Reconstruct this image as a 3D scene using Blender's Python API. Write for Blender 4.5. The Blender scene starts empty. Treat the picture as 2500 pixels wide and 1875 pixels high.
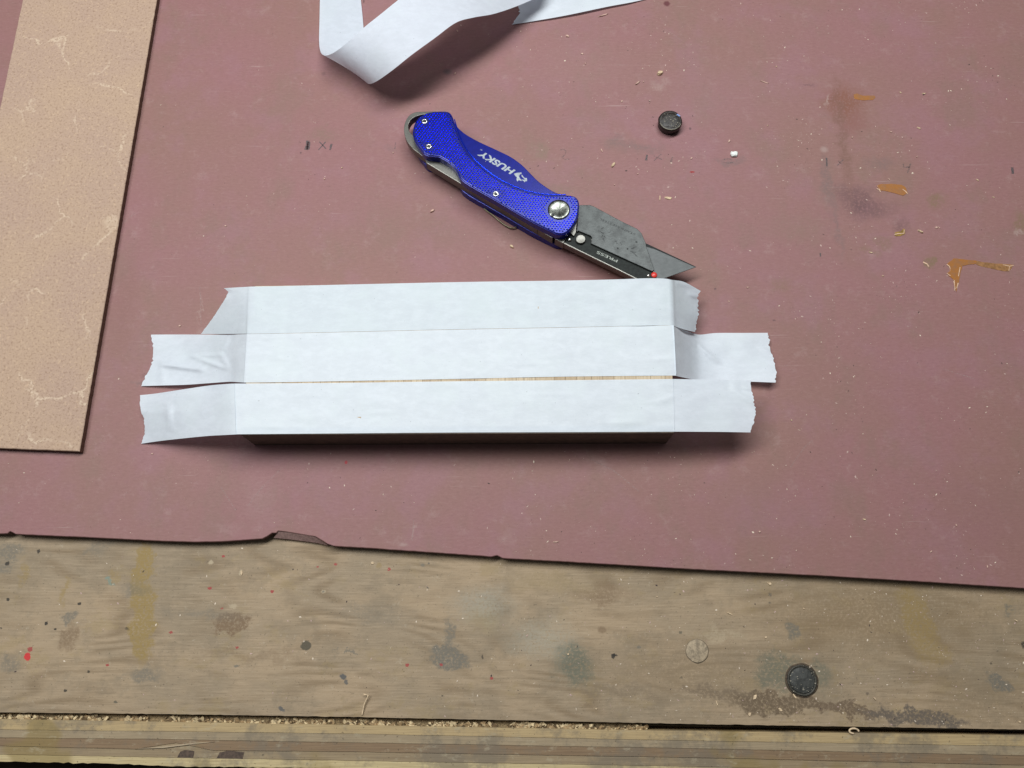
import bpy, bmesh, math, random
from mathutils import Vector, Matrix, noise

S = 0.001                                   # everything below is written in millimetres
scene = bpy.context.scene
random.seed(7)

# ------------------------------------------------------------------ camera
TILT = math.radians(17.0)
DIST = 395.0                                # lens to the red sheet along the view axis, mm
F = 2000.0                                  # focal length in photo pixels (photo 2500 x 1875)
cam_d = bpy.data.cameras.new('camera')
cam_d.sensor_width = 36.0
cam_d.lens = F / 2500.0 * 36.0
cam_d.clip_start = 0.01
cam_d.clip_end = 50.0
cam = bpy.data.objects.new('camera', cam_d)
scene.collection.objects.link(cam)
cam.location = (0, -DIST * math.sin(TILT) * S, DIST * math.cos(TILT) * S)
cam.rotation_euler = (TILT, 0, 0)
scene.camera = cam

# ------------------------------------------------------------------ world + lamps
w = bpy.data.worlds.new('World')
scene.world = w
w.use_nodes = True
bg = w.node_tree.nodes['Background']
bg.inputs[0].default_value = (0.93, 0.97, 1.0, 1)
bg.inputs[1].default_value = 0.078

def area_lamp(name, loc, target, sx, sy, power, col):
    d = bpy.data.lights.new(name, 'AREA')
    d.shape = 'RECTANGLE'; d.size = sx; d.size_y = sy; d.energy = power; d.color = col
    o = bpy.data.objects.new(name, d)
    scene.collection.objects.link(o)
    o.location = loc
    o.rotation_euler = (Vector(target) - Vector(loc)).to_track_quat('-Z', 'Y').to_euler()
    return o
area_lamp('shop_light', (-0.13, 0.30, 0.84), (-0.02, 0.05, 0.0), 1.15, 0.18, 12.1, (0.955, 0.995, 1.0))

scene.view_settings.view_transform = 'Standard'
scene.view_settings.look = 'None'
scene.view_settings.exposure = 0.0
scene.view_settings.gamma = 1.0

# ------------------------------------------------------------------ helpers
_c, _s = math.cos(TILT), math.sin(TILT)
def P(px, py, z=0.0):
    """place (mm) on the horizontal plane at height z that the photo shows at pixel px,py"""
    u = (px - 1250.0) / F; v = -(py - 937.5) / F
    d = (u, v * _c + _s, v * _s - _c)
    t = (z - DIST * _c) / d[2]
    return Vector((d[0] * t, -DIST * _s + d[1] * t, z))
def P2(px, py, z=0.0):
    p = P(px, py, z); return (p.x, p.y)
def K1(cx, cy): return (950 + cx * 0.36166, 240 + cy * 0.36166)
def K3(cx, cy): return (1350 + cx * 0.16727, 470 + cy * 0.16727)

def link(o): scene.collection.objects.link(o)
def tag(o, label=None, cat=None, group=None, kind=None):
    if label: o['label'] = label
    if cat: o['category'] = cat
    if group: o['group'] = group
    if kind: o['kind'] = kind
    return o
ROOT = {}
def empty(name, loc):
    o = bpy.data.objects.new(name, None); link(o)
    o.empty_display_size = 0.01
    o.location = Vector(loc) * S
    ROOT[o.name] = Vector(loc)
    return o
def make(name, verts, faces, mat, parent=None, origin=None, smooth=False, mats=None, fmat=None):
    """verts in world mm"""
    if parent is not None: org = ROOT[parent.name]
    elif origin is not None: org = Vector(origin)
    else: org = Vector((0, 0, 0))
    me = bpy.data.meshes.new(name)
    me.from_pydata([tuple((Vector(v) - org) * S) for v in verts], [], faces)
    me.materials.append(mat)
    if mats:
        for m in mats: me.materials.append(m)
    if fmat:
        for i, k in enumerate(fmat): me.polygons[i].material_index = k
    if smooth:
        me.polygons.foreach_set('use_smooth', [True] * len(me.polygons))
    me.update()
    o = bpy.data.objects.new(name, me); link(o)
    if parent is not None: o.parent = parent
    else: o.location = org * S
    ROOT[o.name] = org
    return o
def from_bm(name, bm, mat, parent=None, origin=None, smooth=False):
    bmesh.ops.recalc_face_normals(bm, faces=bm.faces)
    bm.verts.index_update()
    vs = [v.co.copy() for v in bm.verts]; fs = [[v.index for v in f.verts] for f in bm.faces]
    o = make(name, vs, fs, mat, parent, origin, smooth)
    bm.free(); return o
def prism(name, poly, z0, z1, mat, parent=None, origin=None, bevel=0.0, segs=2):
    bm = bmesh.new()
    lo = [bm.verts.new((x, y, z0)) for x, y in poly]
    hi = [bm.verts.new((x, y, z1)) for x, y in poly]
    n = len(poly)
    bm.faces.new(hi); bm.faces.new(lo[::-1])
    for i in range(n):
        j = (i + 1) % n
        bm.faces.new((lo[i], lo[j], hi[j], hi[i]))
    bmesh.ops.recalc_face_normals(bm, faces=bm.faces)
    if bevel > 0:
        hs = set(hi)
        es = [e for e in bm.edges if e.verts[0] in hs and e.verts[1] in hs]
        bmesh.ops.bevel(bm, geom=es, offset=bevel, segments=segs, affect='EDGES', profile=0.6)
    return from_bm(name, bm, mat, parent, origin)
def lathe(name, prof, cx, cy, mat, parent=None, origin=None, n=40, smooth=True, jit=0.0):
    vs, fs = [], []
    for (r, z) in prof:
        for i in range(n):
            a = 2 * math.pi * i / n
            rr = r * (1 + jit * noise.noise(Vector((math.cos(a) * 2, math.sin(a) * 2, z + cx))))
            vs.append((cx + rr * math.cos(a), cy + rr * math.sin(a), z))
    for k in range(len(prof) - 1):
        for i in range(n):
            j = (i + 1) % n
            fs.append((k * n + i, k * n + j, (k + 1) * n + j, (k + 1) * n + i))
    fs.append([(len(prof) - 1) * n + i for i in range(n)])
    fs.append([i for i in range(n)][::-1])
    return make(name, vs, fs, mat, parent, origin, smooth)
def cr(p0, p1, p2, p3, t):
    return 0.5 * ((2 * p1) + (-p0 + p2) * t + (2 * p0 - 5 * p1 + 4 * p2 - p3) * t * t + (-p0 + 3 * p1 - 3 * p2 + p3) * t ** 3)
def spline(pts, n):
    out = []
    m = len(pts)
    for i in range(m - 1):
        p0 = pts[max(i - 1, 0)]; p1 = pts[i]; p2 = pts[i + 1]; p3 = pts[min(i + 2, m - 1)]
        for k in range(n): out.append(cr(p0, p1, p2, p3, k / n))
    out.append(pts[-1]); return out
def resample(pts, n):
    L = [0.0]
    for a, b in zip(pts, pts[1:]): L.append(L[-1] + (b - a).length)
    out = []; j = 0
    for k in range(n):
        s = L[-1] * k / (n - 1)
        while j < len(L) - 2 and L[j + 1] < s: j += 1
        t = (s - L[j]) / max(L[j + 1] - L[j], 1e-9)
        out.append(pts[j].lerp(pts[j + 1], min(max(t, 0), 1)))
    return out
def inside(x, y, poly):
    r = False; n = len(poly); j = n - 1
    for i in range(n):
        xi, yi = poly[i]; xj, yj = poly[j]
        if (yi > y) != (yj > y) and x < (xj - xi) * (y - yi) / (yj - yi) + xi: r = not r
        j = i
    return r
def edge_dist(x, y, poly):
    d = 1e9; p = Vector((x, y)); n = len(poly)
    for i in range(n):
        a = Vector(poly[i]); b = Vector(poly[(i + 1) % n]); ab = b - a
        t = max(0, min(1, (p - a).dot(ab) / max(ab.length_squared, 1e-9)))
        d = min(d, (a + ab * t - p).length)
    return d
def rough_line(pts, step, amp, seed=0):
    """subdivide a 2-D polyline and roughen it"""
    out = []
    for a, b in zip(pts, pts[1:]):
        a = Vector(a); b = Vector(b); L = (b - a).length; n = max(1, int(L / step))
        nn = Vector((-(b - a).y, (b - a).x)) / max(L, 1e-9)
        for k in range(n):
            p = a.lerp(b, k / n)
            d = noise.noise(Vector((p.x * 0.35, p.y * 0.35, seed))) * amp + noise.noise(Vector((p.x * 1.7, p.y * 1.7, seed + 5))) * amp * 0.5
            if k == 0: d *= 0.3
            out.append(tuple(p + nn * d))
    out.append(tuple(pts[-1])); return out
def strokes(name, lines, width, z, mat, parent):
    """thin pencil / scratch ribbons: lines = lists of 2-D mm points"""
    vs, fs = [], []
    for ln in lines:
        ln = [Vector(p) for p in ln]
        for i, p in enumerate(ln):
            d = (ln[min(i + 1, len(ln) - 1)] - ln[max(i - 1, 0)]).normalized()
            nn = Vector((-d.y, d.x)) * width * 0.5 * random.uniform(0.7, 1.2)
            vs += [(p.x + nn.x, p.y + nn.y, z), (p.x - nn.x, p.y - nn.y, z)]
            if i:
                k = len(vs); fs.append((k - 4, k - 3, k - 1, k - 2))
    return make(name, vs, fs, mat, parent)

# ------------------------------------------------------------------ materials
def new_mat(name):
    m = bpy.data.materials.new(name); m.use_nodes = True
    nt = m.node_tree; b = nt.nodes['Principled BSDF']
    return m, nt, b
def N(nt, typ, **kw):
    n = nt.nodes.new(typ)
    for k, v in kw.items(): setattr(n, k, v)
    return n
def coords(nt):
    tc = N(nt, 'ShaderNodeTexCoord')
    mp = N(nt, 'ShaderNodeVectorMath', operation='SCALE'); mp.inputs['Scale'].default_value = 1000.0
    nt.links.new(tc.outputs['Object'], mp.inputs[0]); return mp.outputs[0]
def stretch(nt, v, sc, rot=(0, 0, 0), loc=(0, 0, 0)):
    m = N(nt, 'ShaderNodeMapping'); m.inputs['Scale'].default_value = sc
    m.inputs['Rotation'].default_value = rot; m.inputs['Location'].default_value = loc
    nt.links.new(v, m.inputs['Vector']); return m.outputs[0]
def noise_n(nt, v, scale, detail=4, rough=0.55, dist=0.0):
    n = N(nt, 'ShaderNodeTexNoise'); n.inputs['Scale'].default_value = scale
    n.inputs['Detail'].default_value = detail; n.inputs['Roughness'].default_value = rough
    n.inputs['Distortion'].default_value = dist
    nt.links.new(v, n.inputs['Vector']); return n.outputs['Fac']
def ramp01(nt, fac, a, b):
    m = N(nt, 'ShaderNodeMapRange', interpolation_type='SMOOTHSTEP')
    m.inputs['From Min'].default_value = a; m.inputs['From Max'].default_value = b
    nt.links.new(fac, m.inputs['Value']); return m.outputs[0]
def math_n(nt, op, a, b):
    m = N(nt, 'ShaderNodeMath', operation=op)
    for i, x in enumerate((a, b)):
        if isinstance(x, (int, float)): m.inputs[i].default_value = x
        else: nt.links.new(x, m.inputs[i])
    return m.outputs[0]
def mix(nt, fac, a, b, mode='MIX'):
    m = N(nt, 'ShaderNodeMix', data_type='RGBA', blend_type=mode)
    for idx, x in ((0, fac), (6, a), (7, b)):
        if isinstance(x, (int, float)): m.inputs[idx].default_value = x
        elif isinstance(x, tuple): m.inputs[idx].default_value = (*x, 1)
        else: nt.links.new(x, m.inputs[idx])
    return m.outputs[2]
def bump(nt, bsdf, h, strength, dist=0.0003):
    b = N(nt, 'ShaderNodeBump'); b.inputs['Strength'].default_value = strength
    b.inputs['Distance'].default_value = dist
    nt.links.new(h, b.inputs['Height']); nt.links.new(b.outputs[0], bsdf.inputs['Normal'])
def spots(nt, v, col, table, z, warp_big=2.0, warp_small=0.25):
    """stains, paint marks and broad tones with shapes of their own: (px, py, rx, ry, rot, colour, strength, softness)"""
    def warp(scale, amp):
        n = N(nt, 'ShaderNodeTexNoise'); n.inputs['Scale'].default_value = scale; n.inputs['Detail'].default_value = 5
        n.inputs['Roughness'].default_value = 0.65
        nt.links.new(v, n.inputs['Vector'])
        a = N(nt, 'ShaderNodeVectorMath', operation='MULTIPLY_ADD')
        nt.links.new(n.outputs['Color'], a.inputs[0])
        a.inputs[1].default_value = (amp * 2, amp * 2, 0)
        b = N(nt, 'ShaderNodeVectorMath', operation='SUBTRACT'); b.inputs[1].default_value = (amp, amp, 0)
        nt.links.new(v, b.inputs[0]); nt.links.new(b.outputs[0], a.inputs[2]); return a.outputs[0]
    vb = warp(0.11, warp_big * 2); vs_ = warp(0.9, warp_small * 2)
    gr = noise_n(nt, v, 0.8, 4, 0.7)
    grs = ramp01(nt, gr, 0.3, 0.55)
    for idx, (px, py, rx, ry, rot, c, st, soft) in enumerate(table):
        if idx and idx % 12 == 0:
            nvs = []
            for src in (vb, vs_):
                ch = N(nt, 'ShaderNodeVectorMath', operation='MULTIPLY_ADD'); ch.inputs[1].default_value = (1e-6, 1e-6, 0)
                nt.links.new(col, ch.inputs[0]); nt.links.new(src, ch.inputs[2]); nvs.append(ch.outputs[0])
            vb, vs_ = nvs
        p = P(px, py, z)
        kx = 1.0 / abs(P(px + 1, py, z).x - p.x); ky = 1.0 / abs(P(px, py + 1, z).y - p.y)
        mp = N(nt, 'ShaderNodeMapping', vector_type='TEXTURE')
        mp.inputs['Location'].default_value = (p.x, p.y, z)
        mp.inputs['Rotation'].default_value = (0, 0, -math.radians(rot))
        mp.inputs['Scale'].default_value = (max(rx / kx, .1), max(ry / ky, .1), 1)
        nt.links.new(vb if max(rx, ry) > 16 else vs_, mp.inputs['Vector'])
        mm = N(nt, 'ShaderNodeVectorMath', operation='MULTIPLY'); mm.inputs[1].default_value = (1, 1, 0)
        nt.links.new(mp.outputs[0], mm.inputs[0])
        L = N(nt, 'ShaderNodeVectorMath', operation='LENGTH'); nt.links.new(mm.outputs[0], L.inputs[0])
        r = N(nt, 'ShaderNodeMapRange', interpolation_type='SMOOTHSTEP')
        r.inputs['From Min'].default_value = 1.0; r.inputs['From Max'].default_value = 1.0 - soft
        r.inputs['To Max'].default_value = st
        nt.links.new(L.outputs['Value'], r.inputs['Value'])
        f = r.outputs[0]
        if max(rx, ry) > 16: f = math_n(nt, 'MULTIPLY', f, grs)
        col = mix(nt, f, col, c)
    return col
def simple(name, col, rough=0.5, metal=0.0, var=0.15, nscale=0.6, bumps=0.0, bscale=2.0, spec=0.5):
    m, nt, b = new_mat(name)
    v = coords(nt); n = noise_n(nt, v, nscale, 5, 0.6)
    lo = tuple(c * (1 - var) for c in col); hi = tuple(min(1, c * (1 + var)) for c in col)
    nt.links.new(mix(nt, ramp01(nt, n, 0.3, 0.7), lo, hi), b.inputs['Base Color'])
    b.inputs['Roughness'].default_value = rough; b.inputs['Metallic'].default_value = metal
    b.inputs['Specular IOR Level'].default_value = spec
    if bumps: bump(nt, b, noise_n(nt, v, bscale, 4, 0.6), bumps, 0.0002)
    return m

BZ = -5.0      # height of the wooden bench top; the red sheet is 5 mm thick and its top is z = 0

def bench_material():
    m, nt, b = new_mat('bench_plywood')
    v = coords(nt)
    col = mix(nt, ramp01(nt, noise_n(nt, stretch(nt, v, (1, 1.6, 1)), 0.018, 5, 0.65), 0.36, 0.64), (0.375, 0.272, 0.172), (0.295, 0.222, 0.146))
    # veneer figure: contour lines of a slow, long-stretched field
    fld = noise_n(nt, stretch(nt, v, (0.35, 1.5, 1), (0, 0, math.radians(14))), 0.014, 2, 0.45)
    ln = N(nt, 'ShaderNodeMath', operation='PINGPONG'); ln.inputs[1].default_value = 0.5
    nt.links.new(math_n(nt, 'MULTIPLY', fld, 22.0), ln.inputs[0])
    fig = math_n(nt, 'MULTIPLY', ramp01(nt, ln.outputs[0], 0.10, 0.48), ramp01(nt, noise_n(nt, v, 0.03, 3, 0.6), 0.40, 0.66))
    col = mix(nt, math_n(nt, 'MULTIPLY', fig, 0.65), col, (0.20, 0.135, 0.075))
    fine = noise_n(nt, stretch(nt, v, (0.07, 1.25, 1), (0, 0, math.radians(2))), 1.0, 5, 0.75)
    col = mix(nt, math_n(nt, 'MULTIPLY', ramp01(nt, fine, 0.5, 0.68), 0.42), col, (0.46, 0.35, 0.235))
    col = mix(nt, math_n(nt, 'MULTIPLY', ramp01(nt, fine, 0.48, 0.32), 0.45), col, (0.165, 0.118, 0.075))
    blot = noise_n(nt, v, 0.055, 6, 0.72)
    col = mix(nt, math_n(nt, 'MULTIPLY', ramp01(nt, blot, 0.50, 0.64), 0.4), col, (0.215, 0.165, 0.11))
    blot2 = noise_n(nt, stretch(nt, v, (1, 1.5, 1), loc=(120, 55, 0)), 0.05, 6, 0.72)
    col = mix(nt, math_n(nt, 'MULTIPLY', ramp01(nt, blot2, 0.54, 0.66), 0.32), col, (0.30, 0.215, 0.095))
    col = mix(nt, math_n(nt, 'MULTIPLY', ramp01(nt, noise_n(nt, stretch(nt, v, (1, 1, 1), loc=(10, 155, 0)), 0.3, 5, 0.75), 0.60, 0.70), 0.35), col, (0.46, 0.385, 0.285))
    # grime specks
    sp = noise_n(nt, v, 1.3, 2, 0.5)
    col = mix(nt, math_n(nt, 'MULTIPLY', ramp01(nt, sp, 0.66, 0.74), 0.55), col, (0.09, 0.07, 0.045))
    red = (0.33, 0.055, 0.05); blk = (0.03, 0.025, 0.02); yel = (0.285, 0.195, 0.075); brn = (0.20, 0.13, 0.075)
    gry = (0.165, 0.145, 0.115); blu = (0.09, 0.09, 0.09); pal = (0.46, 0.37, 0.25); grn = (0.145, 0.14, 0.10)
    T = [
      (2150, 1500, 420, 130, 0, (.225, .155, .088), .55, .9), (1700, 1640, 380, 80, 0, (.235, .17, .105), .45, .9), (2400, 1700, 200, 90, 0, (.235, .17, .105), .4, .9),  # broad browner tones over the right of the bench
      # yellow-brown glue runs
      (352, 1395, 26, 70, 3, yel, .75, .35), (350, 1520, 34, 95, -3, yel, .85, .35), (345, 1350, 14, 40, 0, yel, .6, .5),
      (160, 1440, 14, 35, 0, yel, .5, .6), (60, 1400, 12, 30, 0, yel, .45, .6), (280, 1400, 18, 24, 0, yel, .4, .7),
      (925, 1380, 10, 10, 0, yel, .5, .6), (1180, 1510, 60, 40, 0, yel, .35, .8), (1470, 1450, 90, 30, 0, brn, .5, .8),
      (2240, 1520, 45, 95, -14, yel, .5, .5), (2300, 1600, 35, 30, 0, yel, .35, .7), (1960, 1400, 60, 20, 0, yel, .3, .8),
      (1350, 1420, 160, 35, 4, (0.30, .22, .12), .45, .9),
      (560, 1520, 52, 26, 4, brn, .75, .3), (170, 1555, 24, 42, 8, brn, .55, .5), (165, 1508, 20, 14, 0, gry, .6, .6),
      # grey shadows of old grime
      (20, 1345, 50, 22, 0, gry, .55, .7), (10, 1385, 40, 22, 0, gry, .5, .7), (230, 1340, 40, 20, 0, gry, .35, .7),
      (330, 1440, 50, 25, 0, gry, .4, .8), (350, 1650, 50, 22, 0, gry, .5, .7), (30, 1620, 45, 25, 0, gry, .45, .7),
      (1100, 1600, 55, 22, 4, gry, .7, .4), (1095, 1545, 18, 50, -8, gry, .55, .6), (1400, 1620, 65, 52, 8, grn, .7, .6),
      (1900, 1640, 65, 48, 0, grn, .6, .5), (2000, 1650, 45, 40, 0, grn, .5, .6), (1930, 1535, 22, 22, 0, (.2, .16, .11), .6, .6), (1935, 1537, 20, 18, 0, gry, .5, .5),
      (2440, 1667, 34, 26, 8, gry, .7, .4), (1470, 1538, 16, 12, 0, brn, .7, .5), (2470, 1490, 20, 8, 0, gry, .5, .6),
      (500, 1500, 120, 20, 5, gry, .3, .8), (900, 1500, 160, 30, 6, gry, .25, .9), (620, 1600, 200, 14, 5, brn, .3, .9),
      # dark worn figure of the veneer
      (1900, 1715, 130, 26, 4, (.15, .105, .065), .8, .35), (2080, 1735, 110, 18, 5, (.16, .11, .07), .8, .35),
      (2230, 1750, 130, 20, 5, (.14, .11, .085), .8, .35), (1750, 1690, 120, 14, 3, (.18, .13, .085), .55, .6),
      (1500, 1690, 200, 20, 4, (.2, .15, .1), .4, .8),
      # paint drips
      (545, 1358, 6, 4, 0, red, .95, .3), (512, 1436, 7, 4, 0, red, .95, .3), (664, 1444, 6, 5, 0, red, .95, .3),
      (542, 1485, 4, 3, 0, red, .8, .4), (775, 1384, 4, 3, 0, red, .8, .4), (820, 1378, 6, 3.5, 0, red, .9, .4),
      (950, 1390, 6, 5, 0, red, .95, .3), (417, 1544, 6, 4, 0, red, .9, .3), (262, 1624, 6, 4.5, 0, red, .95, .3),
      (579, 1581, 5, 4, 0, red, .9, .3), (994, 1624, 6, 5.5, 0, red, .9, .3), (1077, 1623, 5, 5, 0, red, .9, .3),
      (1200, 1656, 6, 3.5, 0, red, .9, .3), (67, 1603, 9, 13, -15, (.55, .04, .04), 1, .25), (73, 1585, 7, 8, 0, red, .9, .3),
      # nail holes, pits, dark drops
      (747, 1576, 16, 15, 0, (.09, .075, .05), .95, .25), (113, 1522, 6, 6, 0, blk, .95, .3), (135, 1536, 5, 4, 0, blk, .9, .4),
      (18, 1376, 7, 7, 0, blk, .9, .4), (94, 1346, 5, 7, 0, blk, .9, .4), (20, 1464, 5, 6, 0, blk, .9, .4), (194, 1473, 6, 5, 0, blk, .9, .4),
      (3, 1533, 4, 4, 0, blk, .9, .4), (216, 1640, 5, 5, 0, blk, .85, .4), (159, 1686, 6, 5, 0, blk, .9, .4), (282, 1714, 6, 5, 0, (.12, .1, .07), .9, .4),
      (350, 1395, 4, 3, 0, blk, .8, .4), (715, 1390, 3, 3, 0, blk, .8, .4), (1044, 1435, 4, 3, 0, (.12, .1, .08), .9, .4), (1046, 1376, 4, 3, 0, (.12, .1, .08), .8, .4),
      (837, 1652, 12, 9, 20, blu, .9, .4), (845, 1665, 5, 10, -20, blu, .8, .4), (687, 1731, 12, 6, 35, blu, .85, .4), (577, 1626, 10, 5, 0, gry, .8, .5),
      (845, 1597, 24, 4, 3, gry, .6, .4), (1178, 1604, 3, 9, 0, blk, .7, .5), (310, 1535, 9, 6, 20, blk, .6, .6), (1498, 1602, 7, 10, 25, blk, .9, .5), (1501, 1600, 10, 4, 10, blk, .85, .5),
      (1662, 1544, 7, 5, 0, (.12, .1, .07), .8, .5), (1880, 1452, 6, 6, 0, (.14, .11, .08), .8, .5), (1880, 1472, 6, 3, 0, (.14, .11, .08), .8, .5),
      (1990, 1628, 8, 3, 0, blk, .5, .6), (2118, 1694, 5, 6, 0, (.15, .11, .08), .8, .5), (2420, 1620, 4, 4, 0, blk, .6, .6), (1560, 1580, 8, 5, 0, gry, .7, .6),
      (1664, 1655, 7, 4, 0, (.13, .1, .07), .7, .6), (1080, 1699, 4, 3, 0, blk, .8, .4), (570, 1480, 14, 9, 0, pal, .6, .6), (515, 1373, 9, 7, 0, pal, .8, .5),
      (588, 1398, 6, 10, 10, pal, .8, .5), (790, 1444, 9, 7, 0, pal, .7, .6), (910, 1374, 5, 5, 0, pal, .9, .4), (790, 1444, 4, 4, 0, gry, .8, .5),
      (1032, 1379, 8, 7, 0, gry, .7, .6), (270, 1424, 18, 5, 25, (.2, .24, .19), .7, .5), (2499, 1575, 8, 14, 0, blk, .8, .5),
      (1750, 1550, 90, 18, 3, pal, .35, .8), (1180, 1480, 100, 60, 0, (.36, .34, .28), .35, .9), (1330, 1560, 120, 60, 0, (.36, .33, .26), .4, .9),
    ]
    T = [(a, b_, c * (1.1 if max(c, d) > 16 else .9), d * (1.2 if max(c, d) > 16 else .9), e, f, min(1, g * (1.35 if max(c, d) > 16 else 1)), h) for (a, b_, c, d, e, f, g, h) in T]
    col = spots(nt, v, col, T, BZ, 4.5, 0.5)
    nt.links.new(col, b.inputs['Base Color'])
    b.inputs['Roughness'].default_value = 0.62; b.inputs['Specular IOR Level'].default_value = 0.3
    bump(nt, b, math_n(nt, 'ADD', fine, math_n(nt, 'MULTIPLY', noise_n(nt, v, 0.5, 5, 0.6), 1.4)), 0.35, 0.0003)
    return m

def sheet_material():
    m, nt, b = new_mat('red_sheet')
    v = coords(nt)
    col = mix(nt, ramp01(nt, noise_n(nt, v, 0.012, 4, 0.6), 0.35, 0.65), (0.286, 0.139, 0.139), (0.272, 0.144, 0.126))
    col = mix(nt, math_n(nt, 'MULTIPLY', ramp01(nt, noise_n(nt, stretch(nt, v, (1, .6, 1)), 0.035, 6, 0.68), 0.48, 0.68), 0.42), col, (0.23, 0.148, 0.115))
    col = mix(nt, math_n(nt, 'MULTIPLY', ramp01(nt, noise_n(nt, stretch(nt, v, (1, 1, 1), loc=(90, 40, 0)), 0.03, 6, 0.68), 0.48, 0.66), 0.5), col, (0.30, 0.150, 0.168))
    # worn, dusty patches
    col = mix(nt, math_n(nt, 'MULTIPLY', ramp01(nt, noise_n(nt, v, 0.09, 7, 0.8), 0.54, 0.70), 0.30), col, (0.40, 0.27, 0.255))
    for k, (sx, sy, rz) in enumerate(((0.02, 0.9, 25), (0.02, 0.9, -38), (0.02, 0.9, 78), (0.025, 1.1, 4))):
        ss = noise_n(nt, stretch(nt, v, (sx, sy, 1), (0, 0, math.radians(rz)), (k * 37, k * 11, 0)), 1.0, 2, 0.5)
        mk = noise_n(nt, stretch(nt, v, (1, 1, 1), loc=(k * 51, 0, 0)), 0.03, 3, 0.6)
        col = mix(nt, math_n(nt, 'MULTIPLY', math_n(nt, 'MULTIPLY', ramp01(nt, ss, 0.70, 0.76), ramp01(nt, mk, 0.48, 0.62)), 0.38), col, (0.46, 0.33, 0.31))
    fib = noise_n(nt, stretch(nt, v, (0.35, 1.0, 1)), 1.0, 5, 0.8)
    col = mix(nt, math_n(nt, 'MULTIPLY', ramp01(nt, fib, 0.5, 0.7), 0.3), col, (0.37, 0.22, 0.21))
    col = mix(nt, math_n(nt, 'MULTIPLY', ramp01(nt, fib, 0.5, 0.3), 0.3), col, (0.16, 0.085, 0.08))
    sp = noise_n(nt, v, 1.5, 2, 0.5)
    col = mix(nt, math_n(nt, 'MULTIPLY', ramp01(nt, sp, 0.70, 0.76), 0.5), col, (0.07, 0.045, 0.04))
    sp2 = noise_n(nt, stretch(nt, v, (1, 1, 1), loc=(300, 0, 0)), 1.8, 2, 0.5)
    col = mix(nt, math_n(nt, 'MULTIPLY', ramp01(nt, sp2, 0.71, 0.77), 0.6), col, (0.52, 0.40, 0.37))
    gy = (0.17, 0.125, 0.12); dk = (0.14, 0.075, 0.078); ol = (0.20, 0.14, 0.075); pk = (0.36, 0.23, 0.22); pale = (0.42, 0.31, 0.28)
    T = [
      (2100, 500, 70, 60, 0, dk, .8, .9), (2060, 470, 40, 30, 0, dk, .4, .9), (2200, 560, 25, 40, 0, dk, .5, .9), (2150, 510, 90, 30, 0, dk, .3, .9),
      (2060, 250, 75, 60, 0, (.22, .09, .06), .85, .9), (2085, 300, 50, 45, 0, (.225, .095, .075), .6, .9), (2055, 330, 18, 190, 0, (.19, .10, .075), .65, .8), (2020, 440, 22, 110, 0, gy, .5, .9),
      (2045, 560, 14, 110, 0, gy, .4, .9), (2080, 310, 60, 30, 0, (.26, .12, .11), .5, .9), (1975, 208, 26, 5, 0, dk, .5, .8),
      (2025, 245, 6, 22, 0, pale, .5, .7), (2012, 365, 14, 11, 0, pale, .5, .8), (2285, 490, 34, 22, 0, ol, .6, .8), (2150, 590, 40, 22, 20, ol, .35, .8),
      (2270, 645, 18, 17, 0, ol, .75, .5), (2130, 615, 32, 14, 10, ol, .35, .8), (2490, 540, 24, 38, 0, ol, .55, .7), (2490, 565, 26, 8, -15, pale, .5, .8),
      (1610, 205, 36, 16, 0, pale, .35, .9), (1905, 690, 40, 30, 0, ol, .3, .9), (1320, 370, 40, 36, 0, (.22, .17, .12), .5, .9), (1360, 470, 60, 30, 0, (.22, .15, .11), .45, .9),
      (1560, 360, 90, 20, 0, gy, .45, .9), (1500, 345, 40, 22, 0, gy, .45, .9), (1780, 395, 46, 14, 0, gy, .5, .8), (2150, 400, 60, 26, 0, gy, .4, .9),
      (790, 330, 60, 25, 0, (.2, .15, .1), .4, .9), (960, 365, 24, 16, 0, gy, .3, .9), (1092, 175, 15, 10, 0, (.13, .1, .1), .7, .8),
      (1628, 9, 10, 8, 0, (.13, .04, .045), .95, .5), (790, 180, 8, 6, 0, dk, .4, .8), (888, 3, 3, 6, 0, dk, .9, .5),
      (490, 745, 3, 48, 0, pale, .45, .9), (487, 720, 2.5, 20, 0, pale, .5, .9), (340, 940, 26, 9, -25, gy, .45, .8), (352, 922, 22, 4, -12, dk, .5, .8),
      (635, 1220, 70, 90, -20, pk, .22, .95), (1460, 1130, 60, 26, 25, pk, .28, .95), (1240, 1310, 22, 40, -10, pk, .3, .9), (985, 1330, 16, 6, 0, pale, .4, .8),
      (550, 1290, 60, 20, 0, pk, .3, .9), (1010, 1290, 5, 30, 12, pale, .4, .9), (845, 1129, 4, 5, 0, (.42, .05, .06), .95, .5), (734, 373, 3, 3, 0, dk, .9, .5),
      (1685, 314, 4, 4, 0, dk, .9, .5), (1690, 420, 8, 3, 0, (.3, .03, .03), .9, .5), (1746, 705, 3.5, 3, 0, dk, .9, .5), (1890, 782, 6, 3, 10, dk, .7, .6),
      (1700, 720, 26, 30, 0, (.22, .1, .08), .35, .9), (1400, 160, 200, 120, 0, pk, .14, .95), (1750, 230, 200, 120, 0, (.30, .17, .185), .2, .95),
      (1940, 560, 120, 50, 0, (.24, .155, .12), .35, .95), (1850, 1240, 200, 120, 0, (.27, .14, .16), .25, .95), (300, 760, 60, 200, 0, (.21, .10, .088), .3, .95),
      (1080, 560, 160, 60, 20, (.21, .14, .105), .3, .95), (2400, 1250, 220, 160, 0, (.24, .115, .128), .25, .95),
    ]
    col = spots(nt, v, col, T, 0.0, 4.0, 0.3)
    nt.links.new(col, b.inputs['Base Color'])
    b.inputs['Roughness'].default_value = 0.55; b.inputs['Specular IOR Level'].default_value = 0.22
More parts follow.
